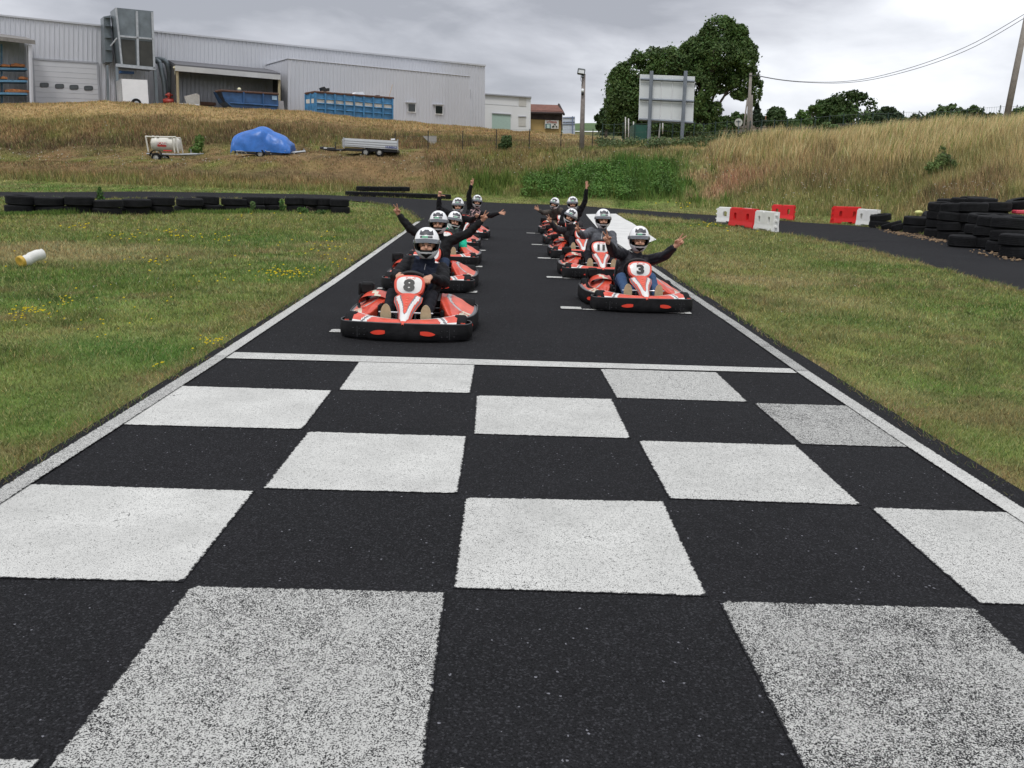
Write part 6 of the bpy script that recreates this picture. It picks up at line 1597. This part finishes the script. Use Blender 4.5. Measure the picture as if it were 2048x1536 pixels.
def flowers():
    RF = np.random.default_rng(4)
    def heads(name, spots, col, label, r0=.011):
        b = MB(); V = []; F = []; C = []
        for px, py, sx, sy, n in spots:
            x = RF.normal(px, sx, n); y = RF.normal(py, sy, n)
            for a, c in zip(x, y):
                if not (-10 < a < 2058): continue
                g = GR(a, c)
                if poly_in(TRK, [g[0]], [g[1]])[0]: continue
                s = max(1, g[1]/8); r = r0*s*RF.uniform(.6, 1.2); h = (.05 if g[1] < 35 else .30)*RF.uniform(.8, 1.4); o = len(V)
                for k in range(6): w = math.pi*k/3; V.append((g[0]+r*math.cos(w), g[1]+r*.8*math.sin(w), g[2]+h+.35*r*math.sin(w)))
                V.append((g[0], g[1], g[2]+h+r*.5)); V.append((g[0], g[1], g[2]+h-r*.6))
                for k in range(6): F.append((o+k, o+(k+1) % 6, o+6)); F.append((o+(k+1) % 6, o+k, o+7))
        C = np.tile(np.array(col), (len(V), 1)); me = mkmesh(name, np.array(V), np.array(F), GRM, C*np.random.default_rng(1).uniform(.7, 1.15, (len(V), 1))); tag(link(name, me), label, 'flowers', None, 'stuff')
    heads('yellow_flowers', [(66, 632, 22, 5, 46), (130, 612, 10, 5, 14), (30, 645, 20, 6, 8), (435, 695, 22, 8, 46), (320, 742, 8, 3, 5), (575, 552, 26, 6, 60), (360, 470, 40, 6, 24), (160, 455, 14, 3, 10), (245, 475, 25, 5, 16), (330, 530, 40, 6, 18), (690, 535, 30, 10, 22), (470, 560, 60, 16, 16), (250, 590, 70, 20, 10), (100, 520, 60, 12, 6), (640, 500, 40, 18, 30), (430, 480, 20, 4, 8), (1500, 455, 40, 8, 14), (1420, 450, 20, 6, 14), (210, 665, 60, 14, 14), (520, 430, 60, 8, 10), (1350, 424, 30, 4, 10)], (.85, .68, .03), 'small yellow flowers scattered on the left lawn', .0105)
    heads('white_flowers', [(500, 324, 200, 7, 50), (300, 330, 120, 8, 40), (900, 330, 120, 14, 36), (1240, 350, 70, 25, 60), (1450, 350, 60, 20, 30), (1700, 390, 120, 20, 60), (1930, 388, 60, 7, 50), (1650, 360, 80, 20, 16), (60, 320, 60, 8, 40), (1560, 420, 60, 10, 20), (200, 600, 90, 30, 24), (1100, 340, 40, 14, 20), (1850, 640, 100, 60, 16), (1560, 560, 60, 50, 10), (200, 285, 120, 30, 18)], (.60, .58, .50), 'tiny white flower heads dotted over banks and lawn', .0062)
flowers()

def leaf_cloud(lobes, n, size, base, rng, dark=.0, hollow=.55, up=.25):
    """leaf quads through ellipsoid lobes: (cx,cy,cz,rx,ry,rz)"""
    L = np.array(lobes); vol = L[:, 3]*L[:, 4]*L[:, 5]; pick = rng.choice(len(L), n, p=vol**.75/np.sum(vol**.75)); c = L[pick]
    d = rng.normal(0, 1, (n, 3)); d /= np.linalg.norm(d, axis=1)[:, None]; r = rng.uniform(hollow, 1.0, n)**.6
    jag = 1+.22*(vnoise(d[:, 0]*3+pick*7, d[:, 2]*3+pick*3)-.5)*2+.16*rng.normal(0, 1, n)*(rng.random(n) < .35)
    P = c[:, :3]+d*c[:, 3:]*(r*jag)[:, None]
    # clump gaps
    g = fbm(P[:, 0]*1.1/size*.18+9, P[:, 2]*1.1/size*.18+P[:, 1]*.09/size, 3); keep = g > .26+.12*rng.random(n); P, d, pick = P[keep], d[keep], pick[keep]; n = len(P)
    nrm = d*.7+rng.normal(0, .6, (n, 3)); nrm[:, 2] += up; nrm /= np.linalg.norm(nrm, axis=1)[:, None]
    t = np.cross(nrm, rng.normal(0, 1, (n, 3))); t /= np.linalg.norm(t, axis=1)[:, None]; u = np.cross(nrm, t); s = size*rng.uniform(.6, 1.3, n)[:, None]
    V = np.stack([P-t*s*.5, P+u*s*.32, P+t*s*.55, P-u*s*.32], 1).reshape(-1, 3); F = np.arange(4*n).reshape(n, 4)
    cl = vnoise(P[:, 0]*.8/size*.2+3, P[:, 2]*.8/size*.2)[:, None]
    C = np.array(base)*(1+.35*(cl-.5)*2+rng.normal(0, .16, (n, 1))).clip(.4, 1.8)*np.concatenate([1+rng.normal(0, .1, (n, 1)), np.ones((n, 2))], 1)
    return V, F, np.repeat(C.clip(.004, .6), 4, 0)
BARK = mat('bark', (.075, .06, .048), .9, var=.3, scale=3, bump=.5, bscale=8)
def tree(name, label, base, Y, lobes_px, n, size, col, trunk=None, seed=0, group=None, cat='tree', yd=.8, dead=False):
    """lobes_px: (px,py,rx,ry) in picture units at depth Y"""
    rng = np.random.default_rng(seed); s = Y/FPX; lobes = []
    sub_ = []
    for (px, py, rx, ry) in lobes_px:
        sub_.append((px, py, rx*.84, ry*.84))
        for _ in range(9):
            a = rng.uniform(0, 6.283); q = rng.uniform(.55, .95); f = rng.uniform(.20, .40); sub_.append((px+rx*q*math.cos(a), py+ry*q*math.sin(a), rx*f, ry*f))
    main_n = len(lobes_px); lobes_px0 = lobes_px; lobes_px = sub_
    for (px, py, rx, ry) in lobes_px:
        c = at(px, py, Y+rng.uniform(-1, 1)*rx*s*.5); lobes.append((c[0], c[1], c[2], rx*s, max(rx, ry)*s*yd, ry*s))
    g = at(base[0], base[1], Y); g[2] = min(g[2], tz(g[0], g[1])) if False else g[2]
    T = thing(name, label, cat, g, group=group); V, F, C = leaf_cloud(lobes, n, size, col, rng)
    o = link('crown', mkmesh('crown', V-g, F, LFM, C), T)
    b = MB(); R = (trunk or .3)*.7; tips = [np.array(l[:3])-g for l in lobes[::10]]; top = np.mean([t for t in tips], 0); fork = np.array([top[0]*.3, top[1]*.3, max(.3, min(t[2] for t in tips)*.6)])
    b.tube([np.array([0, 0, -1.5]), fork*.5, fork], [R*1.2, R, R*.8], 8)
    for t in tips[:14]:
        m = fork*.5+t*.5+rng.normal(0, .2, 3); m[2] = fork[2]*.45+t[2]*.55; b.tube([fork, m, t], [R*.5, R*.28, R*.1], 6)
        for _ in range(3): e = t+rng.normal(0, 1, 3)*np.array([1, 1, .8])*np.linalg.norm(np.array(lobes[0][3:]))*.25; b.tube([m, (m+e)/2+rng.normal(0, .1, 3), e], [R*.2, R*.12, R*.04], 5)
    b.build('trunk', BARK, T, True); return T
DG = (.075, .128, .034)
def trees():
    tree('oak_tree', 'big dark green tree with a high right half, rising behind the billboard', (1400, 300), 84,
         [(1440, 66, 34, 36), (1405, 95, 34, 30), (1470, 85, 30, 32), (1490, 120, 28, 34), (1440, 110, 44, 34), (1380, 118, 44, 32), (1340, 128, 42, 36), (1300, 135, 38, 38), (1265, 150, 34, 36), (1238, 172, 26, 40), (1228, 210, 20, 34), (1250, 200, 34, 44),
          (1285, 190, 44, 50), (1335, 185, 48, 56), (1390, 180, 44, 56), (1440, 150, 44, 36), (1495, 160, 26, 28), (1513, 182, 12, 22), (1480, 188, 22, 12), (1505, 205, 10, 12), (1400, 235, 38, 46), (1350, 245, 50, 40), (1300, 245, 44, 36), (1260, 240, 34, 34), (1420, 270, 22, 22), (1235, 240, 20, 24), (1415, 60, 14, 14), (1460, 48, 12, 12)],
         170000, .24, DG, .55, 1)
    g = 'trees and bushes behind the fence'
    tree('round_tree', 'compact round dark tree right of the orange roofed far house', (1552, 262), 118, [(1552, 228, 19, 15), (1548, 240, 22, 16), (1558, 243, 20, 14)], 3600, .42, (.052, .088, .028), .25, 3, g)
    tree('spreading_tree', 'broad dark tree with the highest crown right of the round tree', (1700, 265), 125, [(1700, 206, 36, 26), (1670, 222, 34, 24), (1735, 222, 26, 26), (1700, 232, 52, 24), (1635, 232, 30, 22), (1648, 215, 20, 16)], 12000, .46, (.060, .105, .028), .5, 4, g)
    tree('low_tree', 'paler tree touching the broad tree on its left side', (1618, 262), 112, [(1612, 240, 22, 20), (1628, 222, 14, 12), (1600, 246, 12, 12)], 3600, .42, (.075, .135, .034), .25, 5, g)
    tree('small_tree', 'small grey green tree right of the broad dark tree', (1780, 262), 110, [(1775, 228, 20, 14), (1790, 240, 18, 14), (1765, 242, 16, 14)], 4000, .42, (.060, .098, .045), .25, 6, g)
    tree('thin_tree', 'thin see-through sapling between two tree groups on the right', (1830, 256), 105, [(1808, 246, 14, 12), (1830, 240, 12, 14), (1850, 246, 16, 12)], 2400, .38, (.065, .095, .050), .12, 7, g)
    tree('leafy_tree', 'flat topped tree group left of the leaning pole', (1900, 262), 108, [(1900, 226, 26, 16), (1868, 238, 22, 16), (1985, 240, 18, 16), (1930, 236, 22, 18), (1950, 228, 20, 14), (1965, 246, 18, 14), (1885, 250, 40, 14)], 8200, .42, (.075, .125, .038), .3, 8, g)
    tree('edge_bush', 'bush at the right edge of the picture behind the leaning pole', (2035, 262), 80, [(2030, 240, 22, 18), (2048, 232, 22, 20), (2012, 250, 14, 12)], 3800, .3, (.070, .130, .035), .2, 9, g, 'bush')
    tree('dry_shrub', 'olive shrub in front of the leaning pole', (1960, 275), 56, [(1958, 258, 24, 22), (1985, 262, 18, 20), (1935, 268, 16, 16)], 5200, .15, (.13, .13, .065), .08, 10, g, 'shrub')
    tree('conifer_tree', 'small dark conifer seen between the utility poles', (1515, 262), 115, [(1513, 214, 5, 8), (1514, 224, 9, 8), (1515, 234, 13, 8), (1516, 244, 15, 8)], 2200, .36, (.040, .062, .032), .18, 11, g)
    tree('hedge_tree', 'dark hedge of trees between the big tree and the round sign', (1440, 270), 105, [(1425, 244, 20, 14), (1450, 246, 18, 12), (1475, 240, 18, 14), (1585, 252, 18, 12), (1405, 250, 16, 12)], 5600, .42, (.062, .104, .032), .25, 12, g)
    tree('left_tree', 'small dark tree at the left foot of the big tree', (1212, 268), 104, [(1210, 228, 12, 13), (1204, 240, 12, 12), (1218, 246, 18, 14), (1200, 252, 8, 8), (1232, 256, 14, 10)], 4600, .4, (.060, .104, .036), .25, 13, g)
    gb = 'green bushes before the fence on the right bank'
    tree('pale_bush', 'pale green bush by the fence, left of the dark netting', (1545, 290), 60, [(1545, 277, 15, 11)], 1600, .11, (.14, .21, .08), .05, 14, gb, 'bush')
    tree('pale_bush', 'wide pale green bush on the bank crest below the broad dark tree', (1665, 280), 60, [(1655, 258, 20, 12), (1690, 262, 12, 10)], 2600, .12, (.13, .20, .07), .05, 15, gb, 'bush')
    tree('pale_bush', 'tall pale green bush on the bank crest right of the broad dark tree', (1745, 280), 60, [(1735, 256, 18, 16), (1760, 262, 16, 12)], 3000, .12, (.13, .20, .07), .05, 16, gb, 'bush')
    b_ = GR(1890, 325); 
    gg = 'small green plants on banks and lawn'
    tree('bank_shrub', 'fresh green shrub halfway up the right bank above the tyre heap', (1890, 352), GR(1890, 345)[1]-.5, [(1885, 320, 16, 16), (1872, 335, 20, 12), (1900, 328, 16, 12), (1882, 302, 10, 10)], 4200, .085, (.14, .20, .065), .05, 17, gg, 'shrub')
    tree('bank_shrub', 'dark green shrub on the upper bank below the lamp post side', (1012, 303), GR(1012, 300)[1], [(1012, 284, 10, 14), (1006, 292, 10, 8)], 1600, .13, (.07, .12, .04), .04, 18, gg, 'shrub')
    tree('bank_shrub', 'green broom shrub between the tank trailer and the tarpaulin trailer', (397, 312), GR(397, 308)[1], [(398, 285, 9, 16), (392, 298, 12, 9)], 1500, .12, (.10, .175, .04), .04, 19, gg, 'shrub')
    tree('lawn_weed', 'tall green weed rising behind the left tyre row', (200, 415), GR(200, 408)[1], [(200, 388, 5, 11), (202, 398, 9, 7), (199, 378, 3, 5)], 700, .07, (.08, .17, .04), .02, 20, gg, 'weed')
    tree('lawn_weed', 'weed growing through the tyre row near its right end', (563, 428), GR(563, 426)[1]-.1, [(563, 408, 4, 9), (566, 415, 6, 6)], 420, .06, (.08, .17, .04), .02, 21, gg, 'weed')
    tree('lawn_weed', 'leafy weed standing against the middle tyres', (506, 428), GR(506, 427)[1]-.2, [(506, 412, 5, 9)], 360, .06, (.11, .18, .06), .02, 22, gg, 'weed')
    tree('lawn_weed', 'nettle clump before the tyre row at its far right', (610, 430), GR(612, 428)[1]-.1, [(605, 420, 12, 6), (640, 424, 12, 4)], 600, .06, (.08, .16, .04), .02, 23, gg, 'weed')
    # lush herbs filling the foot of the bank behind the right column: uncountable
    rng = np.random.default_rng(31); lob = []
    for _ in range(150):
        x = rng.uniform(1050, 1345); y = rng.uniform(336, 396) if x > 1120 else rng.uniform(362, 394); g = GR(x, y); r = rng.uniform(.35, .8); lob.append((g[0], g[1], g[2]+.25, r, r, rng.uniform(.25, .55)))
    V, F, C = leaf_cloud(lob, 22000, .10, (.10, .20, .040), rng, hollow=.3, up=.6); tag(link('herb_growth', mkmesh('herb_growth', V, F, LFM, C)), 'lush green herbs covering the foot of the middle bank', 'herbs', None, 'stuff')
    lob = []
    for _ in range(60):
        x = rng.uniform(1200, 1420); g = GR(x, rng.uniform(287, 296)); r = rng.uniform(.3, .7); lob.append((g[0], g[1], g[2]+.2, r, r, .35))
    for _ in range(90):
        x = rng.uniform(1400, 2060); Y = 58; p = at(x, 270, Y+rng.uniform(-1, 3)); p[2] = tz(p[0], p[1]); r = rng.uniform(.4, .9); lob.append((p[0], p[1], p[2]+.3, r, r, rng.uniform(.3, .8)*(1.5 if x > 1780 else 1)))
    V, F, C = leaf_cloud(lob, 22000, .15, (.10, .14, .055), rng, hollow=.3); tag(link('brush_growth', mkmesh('brush_growth', V, F, LFM, C)), 'low green brush along the fence line on top of the bank', 'brush', None, 'stuff')
    # far wooded hedgerow and a green hill
    lob = []
    for x in np.arange(1380, 2150, 9):
        p = at(x, 262-(16 if x > 1770 else 4), 150+rng.uniform(-4, 4)); lob.append((p[0], p[1], p[2]-.5, 2.4, 2.4, rng.uniform(1.2, 2.4)))
    for x in np.arange(1215, 1400, 10): p = at(x, 262, 130); lob.append((p[0], p[1], p[2]-.5, 2.0, 2.0, rng.uniform(1.4, 2.6)))
    V, F, C = leaf_cloud(lob, 26000, .6, (.060, .088, .044), rng, hollow=.2); tag(link('far_hedgerow', mkmesh('far_hedgerow', V, F, LFM, C)), 'distant dark hedgerow along the horizon', 'hedgerow', None, 'stuff')
    b = MB(); b.grid(lambda u, v: at(1100+u*160, 258-16*math.sin(math.pi*(.15+u*.7))**.6*v+4, 240+v*60), 20, 6); tag(b.build('far_hill', mat('hill_green', (.06, .11, .03), .9, var=.3, scale=.05), None, True), 'green hill far behind the barn', None, None, 'structure')
    # dark netting on the far fence
    tag(px_box('shade_netting', [(1512, 262), (1600, 255), (1720, 246), (1726, 280), (1512, 290)], 66, .05, mat('netting', (.018, .035, .036), .7, var=.3, scale=1), None), 'dark green shade netting hung on the fence below the trees', 'netting')
trees()
